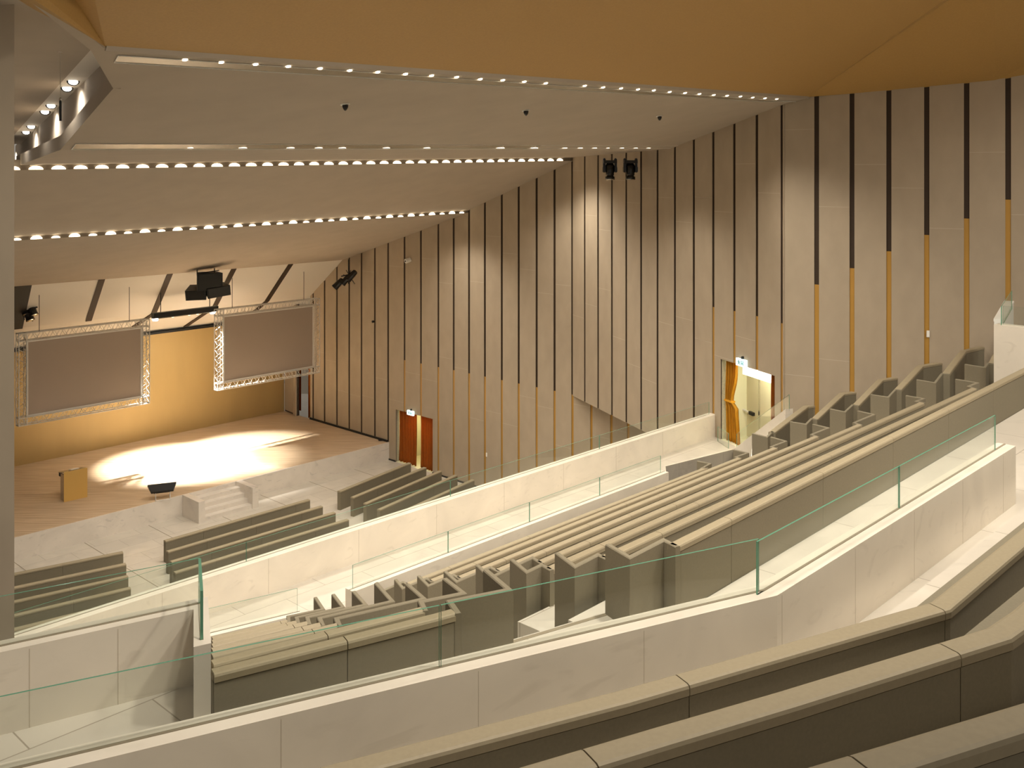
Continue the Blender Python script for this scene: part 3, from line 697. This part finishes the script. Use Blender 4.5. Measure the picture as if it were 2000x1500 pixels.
# projection screens in truss frames
TF = Fr(tuple(ST.p(0, 4.0, 0)[:2]), tuple(ST.d), tuple(ST.b))
def screen(label, uL, uR, zt, zb):
    sl_, sr_ = TF.s(uL), TF.s(uR); t = thing('projection_screen', label, 'screen', TF.p(sl_, 0, zb), 'framed projection screens above the stage')
    w = .29; dq = .29; bm = BM()
    fbox(bm, TF, sr_+w+.07, sl_-w-.07, -.03, .0, zb+w+.07, zt-w-.07); link('screen_fabric', bm, 'screen', t)
    bm = BM()
    for a, b, c_, d_ in ((sr_+w, sl_-w, zt-w-.07, zt-w), (sr_+w, sl_-w, zb+w, zb+w+.07), (sr_+w, sr_+w+.07, zb+w, zt-w), (sl_-w-.07, sl_-w, zb+w, zt-w)):
        fbox(bm, TF, a, b, -.04, .03, c_, d_)
    link('screen_border', bm, 'white', t)
    def beam(a, b, across):              # box truss between two points of the inner corner line
        bm = BM(); a = Vector(a); b = Vector(b); ac = across*w; dp = (TF.b.to_3d())*dq
        n = max(4, int((b-a).length/.36))
        for o in (Vector(), ac, dp, ac+dp): tube(bm, a+o, b+o, .021)
        for k in range(n):
            p = a+(b-a)*k/n; q = a+(b-a)*(k+1)/n; m = (p+q)/2
            for o in (Vector(), dp): tube(bm, p+o, m+o+ac, .0085, 4); tube(bm, m+o+ac, q+o, .0085, 4)
            for o in (Vector(), ac): tube(bm, p+o, m+o+dp, .0085, 4); tube(bm, m+o+dp, q+o, .0085, 4)
        for p in (a, b):
            for x, y in ((Vector(), ac), (dp, ac+dp), (Vector(), dp), (ac, ac+dp)): tube(bm, p+x, p+y, .02, 4)
        return bm
    up = Vector((0, 0, 1)); dn = -up; sd = TF.d.to_3d()
    link('truss_beam', beam(TF.p(sr_, -.1, zt-w), TF.p(sl_, -.1, zt-w), up), 'steel', t)
    link('truss_beam', beam(TF.p(sr_, -.1, zb), TF.p(sl_, -.1, zb), up), 'steel', t)
    link('truss_upright', beam(TF.p(sr_, -.1, zb), TF.p(sr_, -.1, zt), sd), 'steel', t)
    link('truss_upright', beam(TF.p(sl_-w, -.1, zb), TF.p(sl_-w, -.1, zt), sd), 'steel', t)
    bm = BM()
    bm.free()
    for s in (sr_+.8, sl_-.8):
        bm = BM(); tube(bm, TF.p(s, .05, zt), TF.p(s, .05, 8.5), .012, 5); link('hanging_cable', bm, 'black', t)
screen('left projection screen in a silver truss frame hanging above the lectern', 35, 290, TF.z(35, 652), TF.z(35, 832))
screen('right projection screen in a silver truss frame hanging beside the panelled wall', 423, 622, TF.z(423, 605), TF.z(430, 761))
# lighting bar between the screens
t = thing('lighting_bar', 'black lighting bar with bright lamps hanging between the two screens', 'stage light', TF.p(TF.s(360), 0.2, 7.1))
B0 = ST.p(stage_s(298, 4.6), 4.6, 0); zb_ = H-(617-V0)*B0.y/FP; B0.z = zb_
B1 = ST.p(stage_s(424, 4.6), 4.6, 0); B1.z = H-(602-V0)*B1.y/FP
bm = BM(); obox(bm, (B0+B1)/2, B1-B0, AWAY, (0, 0, 1), (B1-B0).length/2, .12, .11); link('housing', bm, 'black', t)
bm = BM(); obox(bm, (B0+B1)/2-Vector((0, 0, .13)), B1-B0, AWAY, (0, 0, 1), (B1-B0).length/2-.2, .09, .015); link('reflector_strip', bm, 'chrome', t)
bm = BM(); 
for f in (.12, .88): tube(bm, B0+(B1-B0)*f+Vector((0, 0, .1)), B0+(B1-B0)*f+Vector((0, 0, .95)), .02)
link('hanger', bm, 'black', t)
lamps = []
for f in (.04, .93):
    p = B0+(B1-B0)*f-Vector((0, 0, .14)); bm = BM(); lathe(bm, p, (0, 0, -1), [(0, .13), (.03, .13), (.08, .10), (.1, .02)], 14); link('lamp_lens', bm, 'lens_hot', t); lamps.append(p)
for f in (.3, .55, .68):
    p = B0+(B1-B0)*f-Vector((0, 0, .13)); bm = BM(); lathe(bm, p, (0, 0, -1), [(0, .07), (.03, .06)], 12); link('lamp_lens', bm, 'lens', t)
# loudspeaker cluster
def boxsp(label, c, rx_, rz_, hx, hy, hz, fabric='black', grp='black loudspeakers under the ceiling edge'):
    t = thing('loudspeaker', label, 'loudspeaker', c, grp)
    rx_ = Vector(rx_).normalized(); ry = Vector(rz_).normalized().cross(rx_); rz_ = rx_.cross(ry)
    bm = BM(); C = Vector(c)
    A = [C-rx_*hx-ry*hy-rz_*hz, C+rx_*hx-ry*hy-rz_*hz, C+rx_*hx*.8+ry*hy-rz_*hz, C-rx_*hx*.8+ry*hy-rz_*hz]
    hexa(bm, A, [p+rz_*hz*2 for p in A]); link('cabinet', bm, fabric, t)
    bm = BM(); obox(bm, C-ry*(hy+.012), rx_, rz_, ry, hx*.9, hz*.9, .01); link('grille', bm, 'gloss_black', t)
    return t
dp_ = 41.9
t = boxsp('top black loudspeaker of the hanging cluster under the ceiling edge', pd(407, 549, dp_), (.9, .44, 0), (0, 0, 1), .52, .4, .36)
bm = BM()
for u in (385, 419): tube(bm, pd(u, 538, dp_), pd(u, 524, dp_), .025)
tube(bm, pd(385, 534, dp_), pd(428, 528, dp_), .02); link('hanging_frame', bm, 'black', t)
boxsp('lower left black loudspeaker of the hanging cluster', pd(385, 571, dp_), (.98, .1, .03), (.0, -.3, 1), .42, .33, .22)
boxsp('lower right black loudspeaker of the hanging cluster, turned to the side', pd(424, 567, dp_), (.85, .5, .12), (-.25, -.3, 1), .48, .33, .22)
# stage spot cluster on the right wall and left one
def spotcluster(label, pts, d, aim):
    t = thing('stage_spotlight', label, 'stage light', pd(pts[0][0], pts[0][1], d), 'black stage spotlight clusters')
    bm = BM(); p0 = pd(pts[0][0], pts[0][1], d)
    tube(bm, p0+Vector((0, 0, .35)), p0-Vector((0, 0, .8)), .035); tube(bm, p0-Vector((.35, 0, .45)), p0+Vector((.3, 0, -.3)), .03)
    for k in range(5): tube(bm, p0+Vector((random.uniform(-.3, .2), 0, random.uniform(-.6, -.1))), p0+Vector((random.uniform(-.4, .3), .1, random.uniform(-.9, -.4))), .018)
    link('bracket', bm, 'black', t)
    for (u, v) in pts[1:]:
        c = pd(u, v, d); bm = BM(); lathe(bm, c, aim, [(-.26, .06), (-.22, .12), (.0, .15), (.16, .15), (.3, .17)], 12); h = link('lamp_housing', bm, 'gloss_black', t)
        bm = BM(); lathe(bm, c+Vector(aim).normalized()*.3, aim, [(0, .14), (.02, .1)], 12); link('lens', bm, 'chrome', t)
spotcluster('black stage spotlight cluster hanging by the right wall above the stage', [(681, 521), (688, 537), (677, 545), (662, 553)], 46.5, (-.7, -.1, -.75))
spotcluster('black stage spotlight cluster hanging at the far left above the left screen', [(58, 585), (48, 600), (55, 612), (62, 602)], 39.0, (.4, -.2, -.9))
# moving heads under the ceiling edge
for u, lab in ((1191, 'left'), (1231, 'right')):
    d = 32.4; c = pd(u, 313, d); t = thing('moving_head_light', '%s one of two black moving head lights below the ceiling edge' % lab, 'stage light', c, 'moving head lights')
    X = Vector((1, 0, 0)); Y = Vector((0, 1, 0)); Zu = Vector((0, 0, 1)); s_ = d/FP
    bm = BM(); obox(bm, c-Zu*.05, X, Y, Zu, 13*s_, .2, .05); link('base', bm, 'black', t)
    for sg in (-1, 1):
        bm = BM(); obox(bm, c+X*sg*11*s_-Zu*9*s_, X, Y, Zu, 2.4*s_, .12, 13*s_); obox(bm, c+X*sg*11.2*s_-Zu*18*s_, X, Y, Zu, 2.6*s_, .16, 6*s_)
        bmesh.ops.bevel(bm, geom=bm.edges[:], offset=.02, segments=2, affect='EDGES'); link('yoke_arm', bm, 'gloss_black', t)
    bm = BM(); lathe(bm, c-Zu*4*s_, (0, -.12, -1), [(0, 3*s_), (2*s_, 6.5*s_), (8*s_, 9*s_), (17*s_, 9*s_), (22*s_, 8*s_), (25*s_, 8.2*s_), (25.5*s_, 7*s_), (28*s_, 7*s_), (28.5*s_, 9.3*s_), (34*s_, 9.3*s_)], 18)
    link('lamp_head', bm, 'gloss_black', t, True)
    bm = BM(); lathe(bm, c-Zu*4*s_+Vector((0, -.12, -1)).normalized()*34*s_, (0, -.12, -1), [(0, 8*s_), (.01, 7*s_)], 18); link('lens', bm, 'chrome', t)
# ================================================================== DOORS, CURTAINS, SIGNS
def curtain(bm, fr, s0, s1, q, z0, z1, waves=5, amp=.06, pinch=None, n=48, rows=14):
    vs_ = []
    for j in range(rows+1):
        f = j/rows; z = z0+(z1-z0)*f; row = []
        for i in range(n+1):
            g = i/n; a, b = s0, s1
            if pinch:
                pz, side, amt = pinch; k = math.exp(-((f-pz)/.22)**2)*amt; 
                if side > 0: b = s1-(s1-s0)*k
                else: a = s0+(s1-s0)*k
                if f < pz and side > 0: b = max(b, s1+(s1-s0)*.25*(1-f/pz)*(1-k/amt))
            s = a+(b-a)*g
            row.append(bm.verts.new(fr.p(s, q+amp*math.sin(g*waves*2*math.pi+.4*math.sin(f*3))+.3*amp*math.sin(g*waves*5.1+f*2), z)))
        vs_.append(row)
    for a, b in zip(vs_, vs_[1:]):
        for i in range(n): bm.faces.new((a[i], a[i+1], b[i+1], b[i]))
    r = bmesh.ops.solidify(bm, geom=bm.faces[:], thickness=.02)
# lower door (front floor) with closed curtains
def niche(name, fr, sa, sb, z0, z1, dep, m):
    bm = BM()
    fbox(bm, fr, sa-.1, sa, .05, dep, z0, z1+.1); fbox(bm, fr, sb, sb+.1, .05, dep, z0, z1+.1)
    fbox(bm, fr, sa-.1, sb+.1, .05, dep, z1, z1+.1); fbox(bm, fr, sa-.1, sb+.1, dep, dep+.1, z0, z1+.1); fbox(bm, fr, sa-.1, sb+.1, 0.0, dep, z0-.1, z0-.001)
    return struct(name, bm, m)
niche('wall_lower_door_lobby', W2, d1[0], d1[1], 0.002, d1[2], 1.6, 'lobby')
cu = W2.s(809); cv = W2.s(815.5)
bm = BM(); curtain(bm, W2, d1[0]+.03, cu-.02, .16, .03, d1[2]-.02, 6, .05)
tag(link('curtain', bm, 'curtain', None, True), 'dark orange velvet curtain, left half of the lower doorway', 'curtain', 'curtains of the lower doorway')
bm = BM(); curtain(bm, W2, cv+.02, d1[1]-.03, .16, .03, d1[2]-.02, 6, .05)
tag(link('curtain', bm, 'curtain', None, True), 'dark orange velvet curtain, right half of the lower doorway', 'curtain', 'curtains of the lower doorway')
# upper door
niche('wall_upper_door_lobby', W3, d2[0], d2[1], W1Z+.002, d2[2], 2.2, 'lobby')
bm = BM(); curtain(bm, W3, W3.s(1411), W3.s(1432), .14, W1Z+.02, d2[2]-.02, 5, .06, pinch=(.5, 1, .45))
tc_ = tag(link('curtain', bm, 'curtain_gold', None, True), 'golden curtain tied back at the left of the upper doorway', 'curtain')
bm = BM(); zt_ = W1Z+(d2[2]-W1Z)*.5; sa_ = W3.s(1411); sb_ = W3.s(1423); fbox(bm, W3, sa_-.02, sb_+.02, .07, .21, zt_-.03, zt_+.02); link('tie_band', bm, 'curtain_gold', tc_)
bm = BM(); curtain(bm, W3, W3.s(1499), W3.s(1511), .14, W1Z+.02, d2[2]-.02, 4, .05, pinch=(.1, -1, .5))
tag(link('curtain', bm, 'curtain', None, True), 'brown orange curtain drawn to the right of the upper doorway', 'curtain')
DQ = .9                                 # door leaf stands inside the lobby
DF = Fr(tuple(W3.p(0, DQ, 0)[:2]), tuple(W3.d), tuple(W3.b))
t = thing('door_leaf', 'pale painted door with a push bar behind the upper curtains', 'door', DF.p(DF.s(1455), 0, W1Z))
bm = BM(); fbox(bm, DF, DF.s(1424), DF.s(1481), 0, .05, W1Z+.01, d2[2]-.35); link('panel', bm, 'door', t)
bm = BM(); a = DF.px(1430, 786)-DF.b.to_3d()*.12; b = DF.px(1475, 807)-DF.b.to_3d()*.12; tube(bm, a, b, .032, 8); link('push_bar', bm, 'steel', t)
bm = BM(); obox(bm, b, (b-a), (0, 0, 1), (-.9, -.3, 0), .1, .045, .04); obox(bm, a, (b-a), (0, 0, 1), (-.9, -.3, 0), .05, .04, .03); link('latch_case', bm, 'black', t)
bm = BM(); fbox(bm, DF, DF.s(1481.5), DF.s(1484), -.01, .06, W1Z+.01, d2[2]-.3); link('frame_edge', bm, 'chrome', t)
bm = BM(); fbox(bm, DF, DF.s(1484), d2[1]+.6, 0.01, .08, W1Z, d2[2]-.3); struct('wall_door_side', bm, 'door')
bm = BM(); fbox(bm, W3, W3.s(1433), W3.s(1499), .3, .5, d2[2]-.33, d2[2]-.04)
tag(link('lit_header', bm, 'header_glow'), 'glowing white band shaped as lamplit wall across the top of the upper doorway', 'light')
pl = D.lights.new('lobby_light', 'POINT'); pl.energy = 16; pl.color = (1, .97, .84); pl.shadow_soft_size = .15
o = D.objects.new('lobby_light', pl); COL.objects.link(o); o.location = W3.p(W3.s(1465), .15, d2[2]-.55)
pl = D.lights.new('lobby_light', 'POINT'); pl.energy = 30; pl.color = (1, .88, .55); pl.shadow_soft_size = .15
o = D.objects.new('lobby_light', pl); COL.objects.link(o); o.location = W2.p((d1[0]+d1[1])/2, .9, 2.0)
# exit signs
def sign(fr, u, v, w, h, label):
    c = fr.px(u, v); s = fr.s(u); t = thing('exit_sign', label, 'sign', c, 'illuminated exit signs')
    bm = BM(); fbox(bm, fr, s-w/2, s+w/2, -.1, -.02, c.z-h/2, c.z+h/2); link('sign_box', bm, 'signface', t)
    bm = BM(); Q = -.104
    def bar(x0, z0, x1, z1, th):
        dx, dz = x1-x0, z1-z0; L_ = math.hypot(dx, dz); nx, nz = -dz/L_*th/2, dx/L_*th/2
        pts = [(x0+nx, z0+nz), (x1+nx, z1+nz), (x1-nx, z1-nz), (x0-nx, z0-nz)]
        hexa(bm, [fr.p(s+x*w, Q, c.z+z*h) for x, z in pts], [fr.p(s+x*w, Q-.004, c.z+z*h) for x, z in pts])
    bar(-.2, .22, -.16, .34, .09); bar(-.18, .2, -.14, -.05, .08); bar(-.14, -.05, -.04, -.3, .06); bar(-.14, -.05, -.26, -.28, .06); bar(-.16, .14, -.04, .04, .05); bar(-.18, .14, -.3, 0, .05)
    bar(.08, -.3, .08, .3, .05); bar(.08, .3, .3, .3, .05); bar(.3, .3, .3, -.3, .05); bar(.19, .1, .19, -.2, .07)
    link('pictogram', bm, 'signmark', t)
    bm = BM(); fbox(bm, fr, s-.03, s+.03, -.06, 0, c.z+h/2, c.z+h/2+.07); link('bracket', bm, 'black', t)
sign(W2, 804, 806, .42, .2, 'small lit exit sign with running figure above the lower curtained doorway')
sign(W3, 1452, 708, .44, .2, 'small lit exit sign with running figure above the upper doorway')
# wing curtains at the right of the stage
for uu, vb, ww, lab in ((584, 803, .22, 'left'), (607, 817, .26, 'right')):
    c = px(uu, vb, STZ); fr = Fr((c.x-ww/2, c.y), (.97, .2), (-.2, .97)); bm = BM(); curtain(bm, fr, 0, ww, 0, STZ+.02, 6.2, 2, .04, n=16, rows=4)
    tag(link('curtain', bm, 'curtain', None, True), 'narrow orange curtain at the right stage wing, %s one of two' % lab, 'curtain', 'stage wing curtains')
# small things on the wall
t = thing('security_camera', 'small white wall camera high on the panelled wall near the ceiling', 'camera', W2.px(802, 507))
c = W2.px(802, 507); n_ = -W2.b.to_3d()
bm = BM(); lathe(bm, c+n_*.02, n_+Vector((-.3, 0, -.3)), [(0, .1), (.22, .11), (.26, .1)], 14); link('body', bm, 'white', t)
bm = BM(); lathe(bm, c+n_*.02+(n_+Vector((-.3, 0, -.3))).normalized()*.262, n_+Vector((-.3, 0, -.3)), [(0, .05), (.01, .04)], 12); link('lens', bm, 'black', t)
bm = BM(); obox(bm, c+Vector((.1, .05, -.06)), W2.d.to_3d(), (0, 0, 1), n_, .05, .1, .04); link('mount', bm, 'white', t)
for fr, u, v, lab in ((W4, 1813, 652, 'tiny white wall switch on the gilt strip above the fan benches'), (W2, 951, 888, 'tiny white wall switch low on the gilt strip near the front benches')):
    c = fr.px(u, v); bm = BM(); obox(bm, c-fr.b.to_3d()*.02, fr.d.to_3d(), (0, 0, 1), fr.b.to_3d(), .035, .08, .015); bmesh.ops.bevel(bm, geom=bm.edges[:], offset=.005, affect='EDGES')
    tag(link('wall_switch', bm, 'white'), lab, 'switch')
c = W2.px(730, 628); bm = BM(); lathe(bm, c, n_, [(0, .05), (.08, .06), (.1, .03)], 10); tag(link('wall_sensor', bm, 'black'), 'tiny black sensor on a dark strip of the stage side wall', 'sensor')
# ================================================================== CEILING LAMPS AND FITTINGS
# glowing half domes stand in for the light scallops on the two long risers
def glow_scallop(fr, Z, s, r, hgt, label, group, m='lens', at=None):
    c = at or cpt(fr, s, *Z)+Vector((0, 0, .012)); bm = BM(); n = 12; rings = []
    x = fr.d.to_3d(); y = -fr.b.to_3d()
    for i in range(5):
        ph = i/4*math.pi/2; rr = math.cos(ph)
        rings.append([bm.verts.new(c+x*r*rr*math.cos(t)*(1)+y*.07*rr*math.sin(t)+Vector((0, 0, hgt*math.sin(ph)))) for t in [math.pi*k/n for k in range(n+1)]])
    for a, b in zip(rings, rings[1:]):
        for k in range(n): bm.faces.new((a[k], a[k+1], b[k+1], b[k]))
    bm.faces.new(rings[0][::-1])
    bmesh.ops.remove_doubles(bm, verts=bm.verts[:], dist=.0005)
    o = link('light_scallop', bm, m, None, True); tag(o, label, 'light', group); return o
s = .75; k = 0
while s < 21.2:
    glow_scallop(LC, CZ, s, .17, .085, 'glowing scallop shaped as lamp light in the long upper row of the folded ceiling', 'light scallops of the upper ceiling row'); s += .53
s = .35; k = 0
while s < 19.4:
    glow_scallop(LD, DZ, s, .17 if k % 2 else .13, .10 if k % 2 else .06, 'glowing scallop shaped as lamp light in the long lower row of the folded ceiling', 'light scallops of the lower ceiling row'); s += .557; k += 1
# third slot: flush diffuser strip with glowing shapes in place of light scallops
Bn = lambda u, v: plane_hit(u, v, Br, Bl, Ar)
def strip(name, quadpx, label, a, b, c, m='slot'):
    P = [plane_hit(u, v, a, b, c) for u, v in quadpx]; n = (P[1]-P[0]).cross(P[2]-P[0]).normalized()
    if n.z > 0: n = -n
    t = thing('slot_light', label, 'light', P[0])
    bm = BM(); hexa(bm, [p+n*.006 for p in P], [p-n*.02 for p in P]); link('diffuser', bm, m, t)
    bm = BM()
    for i in range(4):
        A_, B_ = P[i], P[(i+1) % 4]; tube(bm, A_+n*.01, B_+n*.01, .0085, 4)
    link('frame', bm, 'white', t); return P, n
AB = ABP
P, nrm1 = strip('slot_light', [(231, 107), (223, 121), (900, 162), (1500, 199), (1560, 200)][:1]+[(223, 121), (1490, 198), (1555, 198)], 'long flush light slot with small glowing scallops along the gold ceiling edge', *AB)
for u, v in ((361, 115), (432, 120), (499, 124), (563, 128), (625, 132), (683, 136), (738, 139), (792, 143), (843, 146), (892, 149), (938, 153), (982, 155), (1024, 158), (1066, 161), (1142, 166), (1178, 169), (1213, 171), (1246, 173), (1277, 175), (1308, 178), (1338, 180), (1366, 182), (1394, 184), (1420, 185.5), (1446, 187), (1470, 189), (1494, 190.5), (1517, 192)):
    p = plane_hit(u, v+1, *AB); bm = BM(); lathe(bm, p, nrm1, [(-.01, .042), (.015, .036), (.022, .015)], 14)
    tag(link('downlight', bm, 'lens', None, True), 'tiny bright downlight in the slot along the gold ceiling edge', 'light', 'downlights along the gold ceiling edge')
# strip just in front of line LB
A0 = Vector(Ar); BBp = (Br, Bl, Ar)
P, n3 = strip('slot_light', [(148, 280), (140, 291), (1335, 289.5), (1356, 284)], 'flat light slot across the middle of the folded ceiling', *AB)
for u, big in ((371, 0), (473, 1), (566, 1), (621, 1), (667, 1), (753, 1), (832, 1), (975, 2), (1041, 2), (1101, 1), (1131, 1), (1159, 1), (1185, 0), (1212, 1), (1239, 1), (1264, 1)):
    glow_scallop(LB, BZ, 0, (.09, .14, .2)[big]*(.75+.25*(u-371)/900), (.02, .05, .085)[big], 'glowing scallop shaped as lamp light in the middle ceiling slot', 'light scallops of the middle ceiling slot', at=plane_hit(u, 289.5, *AB)-Vector((0, .02, .0)))
# ceiling camera domes
for u, v, lab in ((674, 203, 'left'), (1027, 215, 'middle'), (1288, 226, 'right')):
    p = plane_hit(u, v, *AB); t = thing('ceiling_camera', 'small dark dome camera under the ceiling, %s one of three' % lab, 'camera', p, 'ceiling dome cameras')
    bm = BM(); lathe(bm, p, nrm1, [(-.01, .085), (.015, .085), (.02, .06)], 16); link('ring', bm, 'white', t)
    bm = BM(); lathe(bm, p+nrm1*.02, (0, 0, -1), [(0, .055), (.04, .05), (.08, .03), (.1, .01)], 14); link('dome', bm, 'gloss_black', t, True)
# hanging microphones
def mic(u, v0, v1, v2, d, label):
    a = pd(u, v0, d); b = pd(u, v1, d); c = pd(u, v2, d); t = thing('hanging_microphone', label, 'microphone', a, 'hanging microphones')
    bm = BM(); tube(bm, a, b, .004, 5)
    if v0 < 200: lathe(bm, a, (0, 0, -1), [(0, .03), (.02, .03)], 12)
    link('cable', bm, 'steel', t)
    bm = BM(); lathe(bm, b, (0, 0, -1), [(-.02, .008), (0, .02), (.02, .02), (.03, .006)], 10); link('joint', bm, 'chrome', t)
    bm = BM(); tube(bm, b-Vector((0, 0, .03)), c, .017, 10); link('body', bm, 'black', t)
mic(118, 99, 193, 236, 13.7, 'black hanging microphone on a thin cable before the left lamp shelf')
t_ = mic(1498, 225, 244, 262, plane_hit(1498, 225, *AB).y, 'black hanging microphone in front of the panelled wall at right')
# lamp shelf spots
for u, v in ((143, 158), (131, 171), (100, 205), (88, 217), (61, 246), (51, 257)):
    p = plane_hit(u, v, A_[0] if False else L0, L1, L0+lefty); p.z -= .005
    t = thing('recessed_spotlight', 'round recessed spotlight on the left ceiling shelf, lit white', 'light', p, 'recessed spotlights of the left ceiling shelf')
    bm = BM(); ax_ = Vector((.25, -.75, -1)).normalized(); lathe(bm, p, ax_, [(-.02, .10), (.012, .10), (.014, .075)], 18); link('ring', bm, 'gloss_black', t)
    bm = BM(); lathe(bm, p+ax_*.014, ax_, [(0, .072), (.006, .06)], 18); link('lens', bm, 'lens_hot', t)
for u, v in ((137, 164), (94, 211), (56, 251), (20, 290)):
    p = plane_hit(u, v, L0, L1, L0+lefty); q = p-lefty*.35-Vector((0, 0, .8)); spot(p+lefty*.1-Vector((0, 0, .1)), p-Vector((0, 0, 1))-lefty*.2, 60, 150, .8, rad=.04)
# ================================================================== ROOM LIGHT (spots at the ceiling lamp rows, then added fill)
for k in range(6):
    s = 2.4+3.2*k; p = cpt(LC, s, *CZ)+AWAY*-.25-Vector((0, 0, .05)); spot(p, p+Vector((0, 0, -1))+AWAY*-.15, 820, 130)
    p = cpt(LD, s*.85, *DZ)+AWAY*-.25-Vector((0, 0, .05)); spot(p, p+Vector((0, 0, -1)), 560, 125)
for k in range(5):
    s = 2.8+3.4*k; p = cpt(LA, s, *AZ)+AWAY*.3-Vector((0, 0, .15)); spot(p, p+Vector((0, 0, -1)), 880, 130)
    p = cpt(LB, s, *BZ)-Vector((0, 0, .08)); spot(p, p+Vector((0, 0, -1)), 480, 125)
for x, y in ((0, 7.5), (6, 9.5), (11, 14)):  # fill spots added to brighten faces turned towards the camera
    spot((x, y, 17), (x+1, y+6, 8.5), 950, 90)
# unseen fill spots added over the gallery, below the gold coffer
for x, y in ((0, 5.5), (4, 6), (8, 8), (12, 13), (-4, 5), (2, 9), (7, 11)):
    z = min(gz((x, y)), 20)-.4; spot((x, y, z), (x-.5, y+1.2, z-3), 900 if y < 8 else 760, 130)
spot((-5.2, 6.0, 14.6), (-6.3, 11, 10.5), 130, 110)  # added fill spot that brightens the left column
# stage lamps
for p, tg, pw in ((lamps[0], px(335, 905, STZ), 7500), (lamps[1], px(480, 880, STZ), 6000), (lamps[0], px(395, 900, STZ), 6000)):
    spot(p-Vector((0, 0, .14)), tg, pw, 62, .55, (1, .98, .93), .09)
p = lamps[0]-Vector((0, 0, .16)); spot(p, ST.p(9.5, 8.5, 1.5), 260, 110, .9, (1, .92, .78))
p = lamps[1]-Vector((0, 0, .16)); spot(p, ST.p(6.5, 8.5, 1.5), 220, 110, .9, (1, .92, .78))
spot(pd(62, 602, 39.0), px(150, 985, STZ), 1600, 26, .4, (1, .9, .74))
